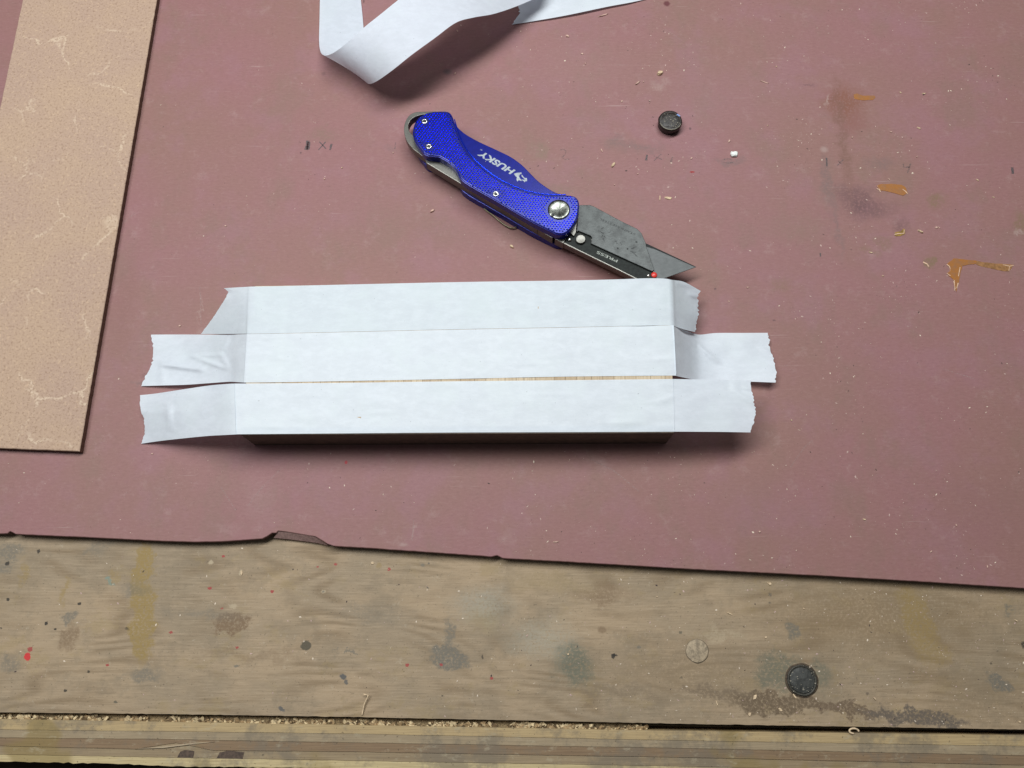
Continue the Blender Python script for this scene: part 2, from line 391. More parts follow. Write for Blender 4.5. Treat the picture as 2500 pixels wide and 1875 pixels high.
    bump(nt, b, math_n(nt, 'ADD', fib, math_n(nt, 'MULTIPLY', noise_n(nt, v, 0.6, 5, 0.6), 1.2)), 0.18, 0.0002)
    return m

def board_material():
    m, nt, b = new_mat('speckled_board')
    v = coords(nt)
    col = mix(nt, ramp01(nt, noise_n(nt, v, 0.025, 4, 0.6), 0.35, 0.65), (0.455, 0.318, 0.228), (0.43, 0.298, 0.228))
    f1 = noise_n(nt, v, 0.85, 3, 0.8)
    col = mix(nt, math_n(nt, 'MULTIPLY', ramp01(nt, f1, 0.53, 0.62), 0.55), col, (0.24, 0.145, 0.095))
    f2 = noise_n(nt, stretch(nt, v, (1, 1, 1), loc=(50, 20, 0)), 0.75, 3, 0.75)
    col = mix(nt, math_n(nt, 'MULTIPLY', ramp01(nt, f2, 0.55, 0.66), 0.5), col, (0.60, 0.43, 0.29))
    # pale branching marks
    nv = N(nt, 'ShaderNodeTexNoise'); nv.inputs['Scale'].default_value = 0.07; nv.inputs['Detail'].default_value = 5
    nt.links.new(v, nv.inputs['Vector'])
    ad = N(nt, 'ShaderNodeVectorMath', operation='MULTIPLY_ADD'); ad.inputs[1].default_value = (22, 22, 0)
    nt.links.new(nv.outputs['Color'], ad.inputs[0]); nt.links.new(v, ad.inputs[2])
    vo = N(nt, 'ShaderNodeTexVoronoi', feature='DISTANCE_TO_EDGE'); vo.inputs['Scale'].default_value = 0.028
    nt.links.new(ad.outputs[0], vo.inputs['Vector'])
    vein = math_n(nt, 'MULTIPLY', ramp01(nt, vo.outputs['Distance'], 0.022, 0.004), ramp01(nt, noise_n(nt, stretch(nt, v, (1, 1, 1), loc=(17, 66, 0)), 0.035, 3, 0.6), 0.47, 0.62))
    vein = math_n(nt, 'MULTIPLY', vein, ramp01(nt, f1, 0.62, 0.45))
    col = mix(nt, math_n(nt, 'MULTIPLY', vein, 0.75), col, (0.64, 0.50, 0.37))
    nt.links.new(col, b.inputs['Base Color'])
    b.inputs['Roughness'].default_value = 0.8; b.inputs['Specular IOR Level'].default_value = 0.2
    bump(nt, b, f1, 0.35, 0.0003)
    return m

def tape_material(name, col, trans=0.24):
    m, nt, b = new_mat(name)
    v = coords(nt)
    out = nt.nodes['Material Output']
    n1 = noise_n(nt, stretch(nt, v, (0.5, 1, 1)), 0.3, 7, 0.78)
    c = mix(nt, ramp01(nt, n1, 0.38, 0.66), tuple(x * 0.93 for x in col), col)
    c = mix(nt, math_n(nt, 'MULTIPLY', ramp01(nt, noise_n(nt, v, 0.05, 4, 0.6), 0.45, 0.65), 0.35), c, (col[0] * 0.97, col[1], col[2] * 0.96))
    c = mix(nt, math_n(nt, 'MULTIPLY', ramp01(nt, noise_n(nt, v, 0.9, 1, 0.5), 0.78, 0.81), 0.4), c, (0.25, 0.26, 0.28))
    nt.links.new(c, b.inputs['Base Color'])
    b.inputs['Roughness'].default_value = 0.42; b.inputs['Specular IOR Level'].default_value = 0.35
    bump(nt, b, n1, 0.3, 0.0004)
    tr = N(nt, 'ShaderNodeBsdfTranslucent'); nt.links.new(c, tr.inputs['Color'])
    mx = N(nt, 'ShaderNodeMixShader'); mx.inputs[0].default_value = trans
    nt.links.new(b.outputs[0], mx.inputs[1]); nt.links.new(tr.outputs[0], mx.inputs[2])
    nt.links.new(mx.outputs[0], out.inputs['Surface'])
    return m

def stave_material():
    m, nt, b = new_mat('block_wood')
    v = coords(nt)
    oi = N(nt, 'ShaderNodeObjectInfo')
    col = mix(nt, oi.outputs['Random'], (0.44, 0.32, 0.20), (0.60, 0.48, 0.33))
    g = noise_n(nt, stretch(nt, v, (2.2, 0.05, 0.3)), 1.0, 4, 0.6)
    col = mix(nt, math_n(nt, 'MULTIPLY', ramp01(nt, g, 0.45, 0.7), 0.45), col, (0.25, 0.16, 0.085))
    nt.links.new(col, b.inputs['Base Color']); b.inputs['Roughness'].default_value = 0.6
    return m
def ply_material(name, c1, c2):
    m, nt, b = new_mat(name)
    v = coords(nt)
    g = noise_n(nt, stretch(nt, v, (0.05, 1.6, 1.0)), 1.0, 5, 0.7)
    col = mix(nt, ramp01(nt, g, 0.3, 0.7), c1, c2)
    col = mix(nt, math_n(nt, 'MULTIPLY', ramp01(nt, noise_n(nt, v, 0.05, 6, 0.72), 0.48, 0.62), 0.6), col, (0.17, 0.14, 0.105))
    col = mix(nt, math_n(nt, 'MULTIPLY', ramp01(nt, noise_n(nt, stretch(nt, v, (1, 1, 1), loc=(77, 5, 0)), 0.02, 3, 0.6), 0.58, 0.64), 0.6), col, (0.24, 0.17, 0.06))
    col = mix(nt, math_n(nt, 'MULTIPLY', ramp01(nt, noise_n(nt, v, 0.9, 2, 0.5), 0.68, 0.75), 0.6), col, (0.06, 0.045, 0.03))
    col = mix(nt, math_n(nt, 'MULTIPLY', ramp01(nt, noise_n(nt, stretch(nt, v, (.5, 1, 1), loc=(31, 9, 0)), .25, 5, .75), .56, .68), .4), col, (.42, .36, .25))
    nt.links.new(col, b.inputs['Base Color']); b.inputs['Roughness'].default_value = 0.65
    b.inputs['Specular IOR Level'].default_value = 0.25
    bump(nt, b, g, 0.4, 0.0003)
    return m
def pencil_material(name, col, a0=0.45, a1=0.62):
    m, nt, b = new_mat(name)
    v = coords(nt); out = nt.nodes['Material Output']
    b.inputs['Base Color'].default_value = (*col, 1); b.inputs['Roughness'].default_value = 0.6
    tr = N(nt, 'ShaderNodeBsdfTransparent'); mx = N(nt, 'ShaderNodeMixShader')
    nt.links.new(ramp01(nt, noise_n(nt, v, 2.2, 4, 0.7), a0, a1), mx.inputs[0])
    nt.links.new(b.outputs[0], mx.inputs[1]); nt.links.new(tr.outputs[0], mx.inputs[2])
    nt.links.new(mx.outputs[0], out.inputs['Surface'])
    return m
def steel_material(name, col, rough, metal=0.85, brush=(0.25, 3.0, 1.0), rot=-30, smudge=0.35):
    m, nt, b = new_mat(name)
    v = coords(nt)
    g = noise_n(nt, stretch(nt, v, brush, (0, 0, math.radians(-rot))), 2.0, 3, 0.6)
    sm = noise_n(nt, v, 0.25, 5, 0.7)
    c = mix(nt, math_n(nt, 'MULTIPLY', ramp01(nt, sm, 0.4, 0.65), smudge), col, tuple(x * 0.5 for x in col))
    nt.links.new(c, b.inputs['Base Color'])
    b.inputs['Metallic'].default_value = metal
    nt.links.new(math_n(nt, 'ADD', math_n(nt, 'MULTIPLY', g, 0.2), rough - 0.1), b.inputs['Roughness'])
    bump(nt, b, g, 0.12, 0.0001)
    return m

M_bench = bench_material(); M_sheet = sheet_material(); M_board = board_material()
M_tape = tape_material('tape_white', (0.835, 0.888, 0.955), 0.28)
M_tape_far = tape_material('tape_white_greyer', (0.795, 0.86, 0.925), 0.3)  # greyer and slightly more translucent than the other strips on the block
M_ribbon = tape_material('tape_ribbon', (0.80, 0.85, 0.93), 0.30)
M_stave = stave_material()
M_edge = simple('sheet_edge_fibre', (0.12, 0.062, 0.055), 0.85, var=0.4, nscale=1.5, bumps=0.5)
M_chip_edge = simple('chipped_fibre', (0.32, 0.20, 0.18), 0.85, var=0.25, nscale=1.2, bumps=0.4)
M_board_edge = simple('board_edge', (0.10, 0.045, 0.028), 0.85, var=0.4, nscale=1.5)
M_floor = simple('floor_concrete', (0.035, 0.026, 0.024), 0.9, var=0.3, nscale=0.05)
M_under = simple('bench_underframe', (0.05, 0.035, 0.022), 0.9, var=0.3, nscale=0.1)
M_pencil = pencil_material('pencil_graphite', (0.075, 0.065, 0.068))
M_pencil_faint = pencil_material('pencil_faded', (0.12, 0.095, 0.095), 0.36, 0.56)
M_scratch = pencil_material('pale_scratch', (0.42, 0.30, 0.28), 0.32, 0.55)

# ------------------------------------------------------------------ setting: floor and bench
fl = make('floor', [(-1500, -1500, -850), (1500, -1500, -850), (1500, 1500, -850), (-1500, 1500, -850)], [(0, 1, 2, 3)], M_floor)
tag(fl, 'dark workshop floor below the bench edge', 'floor', kind='structure')

bench = empty('workbench', (0, 0, 0))
tag(bench, 'worn wooden workbench with paint drips and a laminated front edge', 'workbench', kind='structure')
XL, XR = -420.0, 420.0
def edge_line(pts, z, seed, amp=0.12, step=2.0):
    """photo polyline -> bench edge, straight on past both sides of the view"""
    q = [Vector(P2(x, y, z)) for x, y in pts]
    d0 = (q[0] - q[1]).normalized(); d1 = (q[-1] - q[-2]).normalized()
    q = [q[0] + d0 * (abs(XL - q[0].x) / abs(d0.x))] + q + [q[-1] + d1 * (abs(XR - q[-1].x) / abs(d1.x))]
    return rough_line([tuple(p) for p in q], step, amp, seed)
topl = edge_line([(0, 1739), (380, 1743), (840, 1750), (1670, 1767), (2500, 1781)], BZ, 1, 0.18)
prism('top_board', topl + [(XR, 430), (XL, 430)], BZ - 18, BZ, M_bench, bench)
# front edge: plywood standing on edge, one strip for each ply
ply_cols = [((0.47, 0.345, 0.18), (0.35, 0.25, 0.135)), ((0.36, 0.275, 0.175), (0.27, 0.205, 0.13)), ((0.19, 0.125, 0.075), (0.255, 0.17, 0.10)),
            ((0.32, 0.24, 0.145), (0.235, 0.17, 0.105)), ((0.56, 0.45, 0.25), (0.42, 0.32, 0.17))]
bounds = [
    [(0, 1755), (840, 1769.5), (1670, 1784), (2500, 1795)],
    [(0, 1781), (840, 1791), (1670, 1808), (2500, 1822)],
    [(0, 1801), (400, 1805), (840, 1813), (1670, 1827), (2500, 1845)],
    [(0, 1821), (330, 1829), (430, 1813.5), (520, 1832), (840, 1835), (1670, 1849), (2500, 1868)],
    [(0, 1842), (440, 1850), (840, 1857), (1670, 1871), (2500, 1892)],
    [(0, 1860), (250, 1864), (340, 1867), (362, 1869.5), (500, 1872), (840, 1877), (1670, 1894), (2500, 1915)]]
bl = [edge_line(bp, BZ, 10 + i, 0.10 if i < 5 else 0.45) for i, bp in enumerate(bounds)]
for i in range(5):
    dz = (0.0, -0.25, 0.1, -0.3, -0.05)[i]
    pm = ply_material('ply_%d' % i, *ply_cols[i])
    up, lo_ = bl[i], bl[i + 1]
    poly = [(x, y + 0.06) for x, y in lo_] + [(x, y - 0.06) for x, y in up[::-1]]
    prism('ply', poly, BZ - 26, BZ + dz, pm, bench)
# splinter lifted out of the third ply
q = [P2(330, 1828, BZ), P2(400, 1822, BZ), P2(480, 1812.5, BZ), P2(525, 1811, BZ), P2(470, 1817, BZ), P2(400, 1826, BZ)]
prism('splinter', q, BZ - 0.1, BZ + 0.5, ply_material('ply_splinter', (0.36, 0.27, 0.18), (0.46, 0.36, 0.24)), bench, bevel=0.1)
# dark knots in the fourth ply
M_knot = simple('ply_knot', (0.075, 0.047, 0.032), 0.7, var=0.4, nscale=0.8)
for (x0, x1, y0, y1) in ((432, 470, 1834, 1850), (528, 592, 1836, 1852)):
    q = rough_line([P2(x0, y1, BZ), P2(x1, y1 + 1, BZ), P2(x1 + 4, y0, BZ), P2((x0 + x1) / 2, y0 - 3, BZ), P2(x0 + 8, y0 + 1, BZ), P2(x0, y1, BZ)], 1.0, 0.5, x0)[:-1]
    prism('ply_knot', q, BZ - 1, BZ - 0.15, M_knot, bench)
prism('under_frame', [(XL, -260), (XR, -260), (XR, -150), (XL, -150)], BZ - 60, BZ - 30, M_under, bench)
# wood plug let into the bench top
M_plug = simple('wood_plug', (0.33, 0.255, 0.17), 0.7, var=0.35, nscale=0.7, bumps=0.4)
c = P(1702, 1589, BZ)
lathe('wood_plug', [(4.9, BZ - 1), (4.9, BZ + 0.05), (4.7, BZ + 0.12), (0.6, BZ + 0.10)], c.x, c.y, M_plug, bench, jit=0.05)
M_dark = simple('dark_crack', (0.05, 0.038, 0.028), 0.9)
lathe('plug_joint', [(5.25, BZ - 0.5), (5.25, BZ + 0.02), (0.5, BZ + 0.02)], c.x, c.y, simple('plug_joint', (0.20, .15, .10), .8), bench, jit=0.07)
# sawdust packed in the slot between board and front edge
M_dust = simple('sawdust', (0.56, 0.43, 0.25), 0.85, var=0.35, nscale=1.2)
vs, fs = [], []
rnd = random.Random(3)
def chunk(cx, cy, cz, L, W, H, a, vs, fs):
    R = Matrix.Rotation(a, 3, 'Z') @ Matrix.Rotation(rnd.uniform(-.5, .5), 3, 'X') @ Matrix.Rotation(rnd.uniform(-.5, .5), 3, 'Y')
    k = len(vs)
    for sx in (-1, 1):
        for sy in (-1, 1):
            for sz in (-1, 1):
                p = R @ Vector((sx * L * rnd.uniform(.3, .55), sy * W * rnd.uniform(.3, .55), sz * H * .5))
                vs.append((cx + p.x, cy + p.y, cz + p.z))
    for f in ((0, 1, 3, 2), (4, 6, 7, 5), (0, 4, 5, 1), (2, 3, 7, 6), (0, 2, 6, 4), (1, 5, 7, 3)): fs.append(tuple(k + i for i in f))
for i in range(2400):
    px = rnd.uniform(-60, 1580)
    if rnd.random() > .55 + 1.2 * noise.noise(Vector((px * .02, 0, 4))): continue
    top = 1739 + px * 0.0168; bot = 1755 + px * 0.0174
    t = rnd.betavariate(2.2, 1.2)
    p = P(px, top + (bot - top) * t + 1.5, BZ - 2)
    s_ = rnd.choice((0.4, 0.5, 0.7, 1.0, 1.5))
    z = BZ - 0.9 - (1 - t) * 3.6 + rnd.uniform(-.5, .5)
    chunk(p.x, p.y, z, s_ * rnd.uniform(1, 2.4), s_, s_ * 0.5, rnd.uniform(-1, 1), vs, fs)
fm = []
for i in range(len(fs) // 6): fm += [rnd.choice((0, 0, 1, 1, 2))] * 6
o = make('slot_sawdust', vs, fs, M_dust, bench, mats=[simple('sawdust_brown', (0.30, 0.20, 0.10), .85, var=.4), simple('sawdust_dark', (0.12, 0.075, 0.035), .85, var=.4)], fmat=fm); o['kind'] = 'stuff'
q0 = [P2(-80, 1739, BZ), P2(1570, 1766, BZ), P2(1570, 1783, BZ), P2(-80, 1754, BZ)]
prism('slot_filling', [(x, y) for x, y in q0], BZ - 20, BZ - 3.6, simple('slot_filling', (0.22, 0.155, 0.08), .9, var=.5, nscale=1.5), bench)

# ------------------------------------------------------------------ red sheet
front = [(-60, 1301), (0, 1303), (18, 1302), (24, 1297), (29, 1299), (38, 1304), (200, 1311), (400, 1321), (470, 1323), (540, 1322), (600, 1318), (640, 1315), (652, 1309), (664, 1301), (674, 1301), (679, 1296),
         (700, 1298.5), (740, 1305), (770, 1310), (784, 1318), (800, 1328), (815, 1333), (900, 1338), (1060, 1349), (1200, 1359), (1208, 1357), (1214, 1356), (1220, 1359), (1228, 1363),
         (1440, 1374.5), (1700, 1390), (2000, 1405), (2250, 1420), (2500, 1436), (2560, 1440)]
fp = [P2(x, y, 0) for x, y in front]
fp = [(XL, fp[0][1] + 2)] + fp + [(XR, fp[-1][1] - 6)]
fp = rough_line(fp, 1.2, 0.10, 31)
def two_tone(name, poly, z0, z1, mtop, mside, bevel, parent=None, origin=None):
    o = prism(name, poly, z0, z1, mtop, parent, origin, bevel=bevel, segs=1)
    o.data.materials.append(mside)
    for p in o.data.polygons:
        if p.normal.z < 0.3: p.material_index = 1
    return o
sheet = two_tone('red_sheet', fp + [(XR, 425), (XL, 425)], BZ + 0.02, 0.0, M_sheet, M_edge, 0.25)
tag(sheet, 'large dusty dull red hardboard sheet with a chipped front edge lying on the workbench', 'sheet')
# broken-out chip at the edge: a sloping face of bare fibre
a = [P(680, 1297.5, -0.3), P(705, 1300, -0.3), P(742, 1306, -0.3), P(770, 1311, -0.3), P(786, 1319, -0.3)]
b_ = [P(668, 1313, -3.2), P(700, 1316, -3.2), P(742, 1321, -3.2), P(776, 1326, -3.2), P(802, 1332, -3.2)]
b2 = [Vector((p.x, p.y, -4.9)) for p in b_]
n = len(a)
make('chipped_edge', a + b_ + b2, [(i, n + i, n + i + 1, i + 1) for i in range(n - 1)] + [(n + i, 2 * n + i, 2 * n + i + 1, n + i + 1) for i in range(n - 1)], M_chip_edge, sheet)

# pencil writing on the sheet
def pl(pts): return [P2(x, y, 0) for x, y in pts]
def C6(x, y): return (700 + x * 0.18083, 280 + y * 0.18083)
def C8(x, y): return (1300 + x * 0.22604, 300 + y * 0.22604)
def C9(x, y): return (1780 + x * 0.3255, 180 + y * 0.3255)
ZM = 0.04
strokes('pencil_mark', [pl([C6(285, 350), C6(278, 410), C6(262, 475)]), pl([C6(300, 365), C6(292, 420), C6(285, 470)])], 2.0, ZM, M_pencil, sheet)
strokes('pencil_mark', [pl([C6(440, 365), C6(485, 410), C6(530, 460)]), pl([C6(525, 365), C6(480, 420), C6(428, 475)])], 0.7, ZM, M_pencil, sheet)
strokes('pencil_mark', [pl([C6(606, 392), C6(598, 425), C6(585, 478)])], 1.1, ZM, M_pencil, sheet)
strokes('pencil_mark', [pl([C6(1470, 372), C6(1464, 420), C6(1458, 465)])], 0.6, ZM, M_pencil_faint, sheet)
strokes('pencil_mark', [pl([C8(300, 292), C8(340, 285), C8(362, 305), C8(350, 345), C8(318, 372), C8(350, 395), C8(400, 392)])], 0.6, ZM, M_pencil_faint, sheet)
strokes('pencil_mark', [pl([C8(1238, 345), C8(1232, 375), C8(1228, 405)])], 1.2, ZM, M_pencil, sheet)
strokes('pencil_mark', [pl([C8(1310, 355), C8(1345, 375), C8(1400, 395)]), pl([C8(1392, 335), C8(1350, 375), C8(1312, 408)])], 0.6, ZM, M_pencil_faint, sheet)
strokes('pencil_mark', [pl([C8(1512, 370), C8(1503, 395), C8(1495, 422)])], 1.1, ZM, M_pencil_faint, sheet)
strokes('pencil_mark', [pl([C8(2065, 395), C8(2110, 388), C8(2150, 392)]), pl([C8(2062, 425), C8(2110, 432), C8(2165, 430)])], 0.7, ZM, M_pencil_faint, sheet)
strokes('pencil_mark', [pl([C9(730, 632), C9(733, 665), C9(732, 695)])], 0.9, ZM, M_pencil, sheet)
strokes('pencil_mark', [pl([C9(810, 690), C9(835, 665), C9(858, 642)]), pl([C9(818, 655), C9(850, 680)])], 0.7, ZM, M_pencil_faint, sheet)
strokes('pencil_mark', [pl([C9(1305, 675), C9(1310, 702), C9(1355, 700)]), pl([C9(1362, 672), C9(1350, 710), C9(1340, 745)])], 1.0, ZM, M_pencil_faint, sheet)
strokes('pencil_mark', [pl([C9(2122, 702), C9(2126, 725), C9(2128, 752)])], 1.3, ZM, M_pencil, sheet)
strokes('pencil_mark', [pl([C9(684, 1345), C9(685, 1372)])], 0.7, ZM, M_pencil, sheet)
# knife scratches
SC = [[(487, 700), (490, 735), (491, 790)], [(1440, 1120), (1500, 1150), (1560, 1200)], [(540, 1190), (575, 1245)], [(690, 1140), (640, 1190), (605, 1235)], [(1010, 1270), (1006, 1320)],
      [(1930, 1140), (1965, 1090), (1985, 1075)], [(1620, 70), (1660, 95)], [(280, 560), (330, 520)], [(2300, 900), (2380, 925)], [(1700, 900), (1760, 880)]]
for s in SC: strokes('scratch', [pl(s)], 0.45, 0.03, M_scratch, sheet)

# amber glue dried on the sheet
def glue_material():
    m, nt, b = new_mat('dried_glue')
    v = coords(nt)
    n1 = noise_n(nt, v, 0.35, 4, 0.6)
    nt.links.new(mix(nt, ramp01(nt, n1, 0.35, 0.7), (0.36, 0.145, 0.038), (0.30, 0.14, 0.065)), b.inputs['Base Color'])
    b.inputs['Roughness'].default_value = 0.25; bump(nt, b, n1, 0.2, 0.0004)
    return m
M_glue = glue_material(); M_glue2 = simple('thin_glue', (0.27, 0.16, 0.035), 0.3, var=0.3, nscale=.5); M_glue_rim = simple('glue_rim', (0.66, 0.44, 0.30), 0.35, var=.2)
def C7(x, y): return (2050 + x * 0.20344, 420 + y * 0.20344)
def glue(pts, conv, mat, h=0.35):
    q = [P2(*conv(x, y), 0) for x, y in pts]; q = rough_line(q + [q[0]], 0.5, 0.3, pts[0][0])[:-1]
    return prism('glue_spot', q, -0.2, h * .45, mat, sheet, bevel=0.14)
glue([(440, 165), (480, 148), (620, 142), (740, 155), (790, 190), (820, 255), (765, 285), (690, 265), (560, 235), (490, 225)], C7, M_glue, .45)
glue([(1370, 1037), (1500, 1050), (1640, 1065), (1640, 1100), (1520, 1118), (1470, 1130), (1452, 1200), (1425, 1330), (1400, 1440), (1385, 1400), (1360, 1290), (1310, 1250), (1285, 1215), (1320, 1190), (1315, 1140), (1285, 1105), (1310, 1080)], C7, M_glue, .45)
glue([(1635, 1068), (1800, 1090), (1960, 1105), (2095, 1112), (2060, 1160), (2030, 1195), (1960, 1190), (1840, 1165), (1700, 1135), (1630, 1105)], C7, simple('brown_glue', (0.29, 0.145, 0.06), .3, var=.25, nscale=.5), .3)
glue([(660, 725), (730, 715), (765, 680), (785, 690), (785, 740), (730, 770), (680, 775), (655, 760)], C7, M_glue2, .4)
glue([(935, 155), (960, 148), (1000, 165), (1090, 165), (1098, 180), (1080, 198), (1000, 200), (940, 190)], C9, M_glue, .35)
def rims(lines, conv):
    for l in lines: strokes('glue_rim', [[P2(*conv(x, y), 0.24) for x, y in l]], 0.4, 0.24, M_glue_rim, sheet)
rims([[(445, 200), (475, 208), (490, 240)], [(755, 205), (790, 230), (815, 260)]], C7)
rims([[(1285, 1108), (1315, 1130), (1328, 1160)], [(1445, 1140), (1425, 1250)], [(1422, 1330), (1405, 1395)], [(1375, 1295), (1380, 1425)], [(1285, 1215), (1330, 1245)], [(1960, 1112), (2040, 1130), (2030, 1185)], [(2040, 1130), (2090, 1120)]], C7)
rims([[(655, 752), (700, 738), (770, 735), (776, 690)]], C7)
strokes('glue_rim', [[P2(*C7(x, y), 0) for x, y in [(1000, 1080), (1050, 1105), (1068, 1135)]]], 0.6, 0.06, M_glue_rim, sheet)

# ------------------------------------------------------------------ speckled board at the left
BT = 3.6
q = [P2(430, -280, BT), P2(382.5, 0, BT), P2(194, 1102, BT), P2(0, 1094, BT), P2(-169, 1087, BT), P2(0, 262, BT), P2(55, 0, BT), P2(113, -280, BT)]
q = rough_line(q + [q[0]], 0.8, 0.13, 3)[:-1]
cx, cy = P2(190, 600, 0)
bd = two_tone('tan_board', q, 0.05, BT, M_board, M_board_edge, 0.3, origin=(cx, cy, 0))
tag(bd, 'long tan speckled board with pale vein-like marks lying on the red sheet', 'board')

# ------------------------------------------------------------------ taped wooden block
H = 21.0
TL, TR, BR, BL = [Vector(P2(*p, H)) for p in ((623, 698), (1636, 686), (1646, 1057), (588, 1061.5))]
bo = (TL + TR + BR + BL) / 4
block = empty('wooden_block', (bo.x, bo.y, 0))
tag(block, 'long low block of glued wooden staves under three strips of white tape', 'block')
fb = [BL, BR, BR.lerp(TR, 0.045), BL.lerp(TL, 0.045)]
o = prism('shaded_front', [tuple(p) for p in fb], 0.02, H - .05, simple('shade_dark_wood', (0.075, 0.052, 0.036), .7, var=.3, nscale=.3), block, bevel=0.15)  # added front piece; the shade on the block face is put into its colour
o['label'] = 'dark wooden front of the block, shade put into its colour'
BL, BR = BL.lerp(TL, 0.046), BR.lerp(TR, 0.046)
rs = random.Random(5)
ts = [0.0]
while ts[-1] < 1.0: ts.append(ts[-1] + rs.choice((0.018, 0.026, 0.034, 0.045)))
ts[-1] = 1.0
for t0, t1 in zip(ts, ts[1:]):
    if t1 - t0 < 0.004: continue
    e = 0.0002
    qq = [BL.lerp(BR, t0 + e), BL.lerp(BR, t1 - e), TL.lerp(TR, t1 - e), TL.lerp(TR, t0 + e)]
    prism('stave', [tuple(p) for p in qq], 0.02, H, M_stave, block, bevel=0.12, segs=1)

def ridge_fn(ridges):
    def f(x, y):
        d = 0.0
        for (x1, y1, x2, y2, wd, amp) in ridges:
            a = Vector((x1, y1)); b = Vector((x2, y2)); p = Vector((x, y)); ab = b - a
            t = max(0, min(1, (p - a).dot(ab) / ab.length_squared))
            dist = (a + ab * t - p).length
            if dist < wd: d += amp * (1 - dist / wd) * (0.35 + 0.65 * math.sin(math.pi * min(1, max(0, 0.1 + 0.8 * t))))
        return d
    return f
def tape(name, sections, mat, nu=14, nv=18, ridges=(), torn0=0.0, torn1=0.0, seed=0, wob=0.0):
    """a strip given by cross-sections (photo x, y, height); torn ends are rough"""
    rf = ridge_fn(ridges)
    secs = [resample([Vector(p) for p in s], nv) for s in sections]      # px space + z
    rows = []
    cols = [spline([s[j] for s in secs], nu) for j in range(nv)]
    R = len(cols[0])
    org = None
    vs = []
    for i in range(R):
        for j in range(nv):
            p = cols[j][i]
            px, py, z = p
            if i == 0: px += torn0 * (noise.noise(Vector((j * 0.9, seed, 0))) + 0.6 * noise.noise(Vector((j * 2.7, seed + 3, 0))))
            if i == R - 1: px += torn1 * (noise.noise(Vector((j * 0.9, seed + 9, 0))) + 0.6 * noise.noise(Vector((j * 2.7, seed + 12, 0))))
            z += rf(px, py)
            if wob: z += wob * noise.noise(Vector((px * 0.02, py * 0.03, seed)))
            vs.append(P(px, py, z))
    fs = []
    for i in range(R - 1):
        for j in range(nv - 1):
            k = i * nv + j; fs.append((k, k + 1, k + nv + 1, k + nv))
    mid = vs[(R // 2) * nv + nv // 2]
    return make(name, vs, fs, mat, None, (mid.x, mid.y, min(v.z for v in vs)), smooth=True)
def D4(x, y, z): return (320 + x * 0.2712, 680 + y * 0.2712, z)
def D3(x, y, z): return (1600 + x * 0.2773, 660 + y * 0.2773, z)
HT = H + 0.18
def sec(x0, y0, x1, y1, z0, z1=None): return [(x0, y0, z0), (x1, y1, z0 if z1 is None else z1)]
# near strip
near = tape('tape_strip', [
    [D4(80, 1050, 1.2), D4(78, 1120, 3.0), D4(90, 1200, 3.4), D4(115, 1260, 3.0), D4(122, 1330, 2.2), D4(120, 1400, 1.4), D4(92, 1487, .5)],
    [D4(215, 1036, 2.0), D4(225, 1090, 5.6), D4(225, 1200, 6.2), D4(240, 1330, 5.0), D4(240, 1465, 3.4)],
    [D4(420, 1005, 6.5), D4(425, 1040, 10.5), D4(425, 1200, 10.8), D4(430, 1443, 8.8)],
    [D4(680, 966, 15.2), D4(690, 1200, 15.6), D4(680, 1418, 15.0)],
    sec(545, 938, 550, 1062, 19.3), sec(572, 936.5, 578, 1060.5, HT - .1), sec(600, 936.3, 602, 1060, HT), sec(850, 934.5, 850, 1058, HT), sec(1100, 931, 1100, 1056, HT), sec(1400, 928, 1400, 1055, HT),
    sec(1620, 925.5, 1622, 1054, HT), sec(1646, 925.3, 1650, 1053.8, HT - .05), sec(1690, 926, 1690, 1054, HT - .7), sec(1765, 927, 1765, 1054.5, HT - 1.8),
    [D3(840, 968, 17.6), D3(845, 1040, 17.8), D3(858, 1100, 18.2), D3(870, 1170, 18.4), D3(885, 1240, 18.4), D3(872, 1300, 18.4), D3(857, 1370, 18.3), D3(835, 1427, 18.2)]],
    M_tape, 8, 30, ridges=[(1795, 955, 1838, 985, 8, .8), (1793, 932, 1795, 955, 6, .7), (408, 985, 420, 1050, 7, 1.1), (430, 985, 418, 1055, 6, -.5), (1810, 945, 1835, 950, 6, .7), (640, 1040, 700, 1046, 7, .25), (900, 1010, 960, 1006, 8, .2), (1300, 960, 1380, 966, 8, .22), (1480, 1035, 1560, 1030, 8, .25), (1600, 985, 1640, 970, 7, .35), (760, 965, 820, 970, 8, .2)], torn0=3, torn1=5, seed=1, wob=.25)
tag(near, 'white tape strip along the near edge of the block, right end jutting straight out', 'tape')
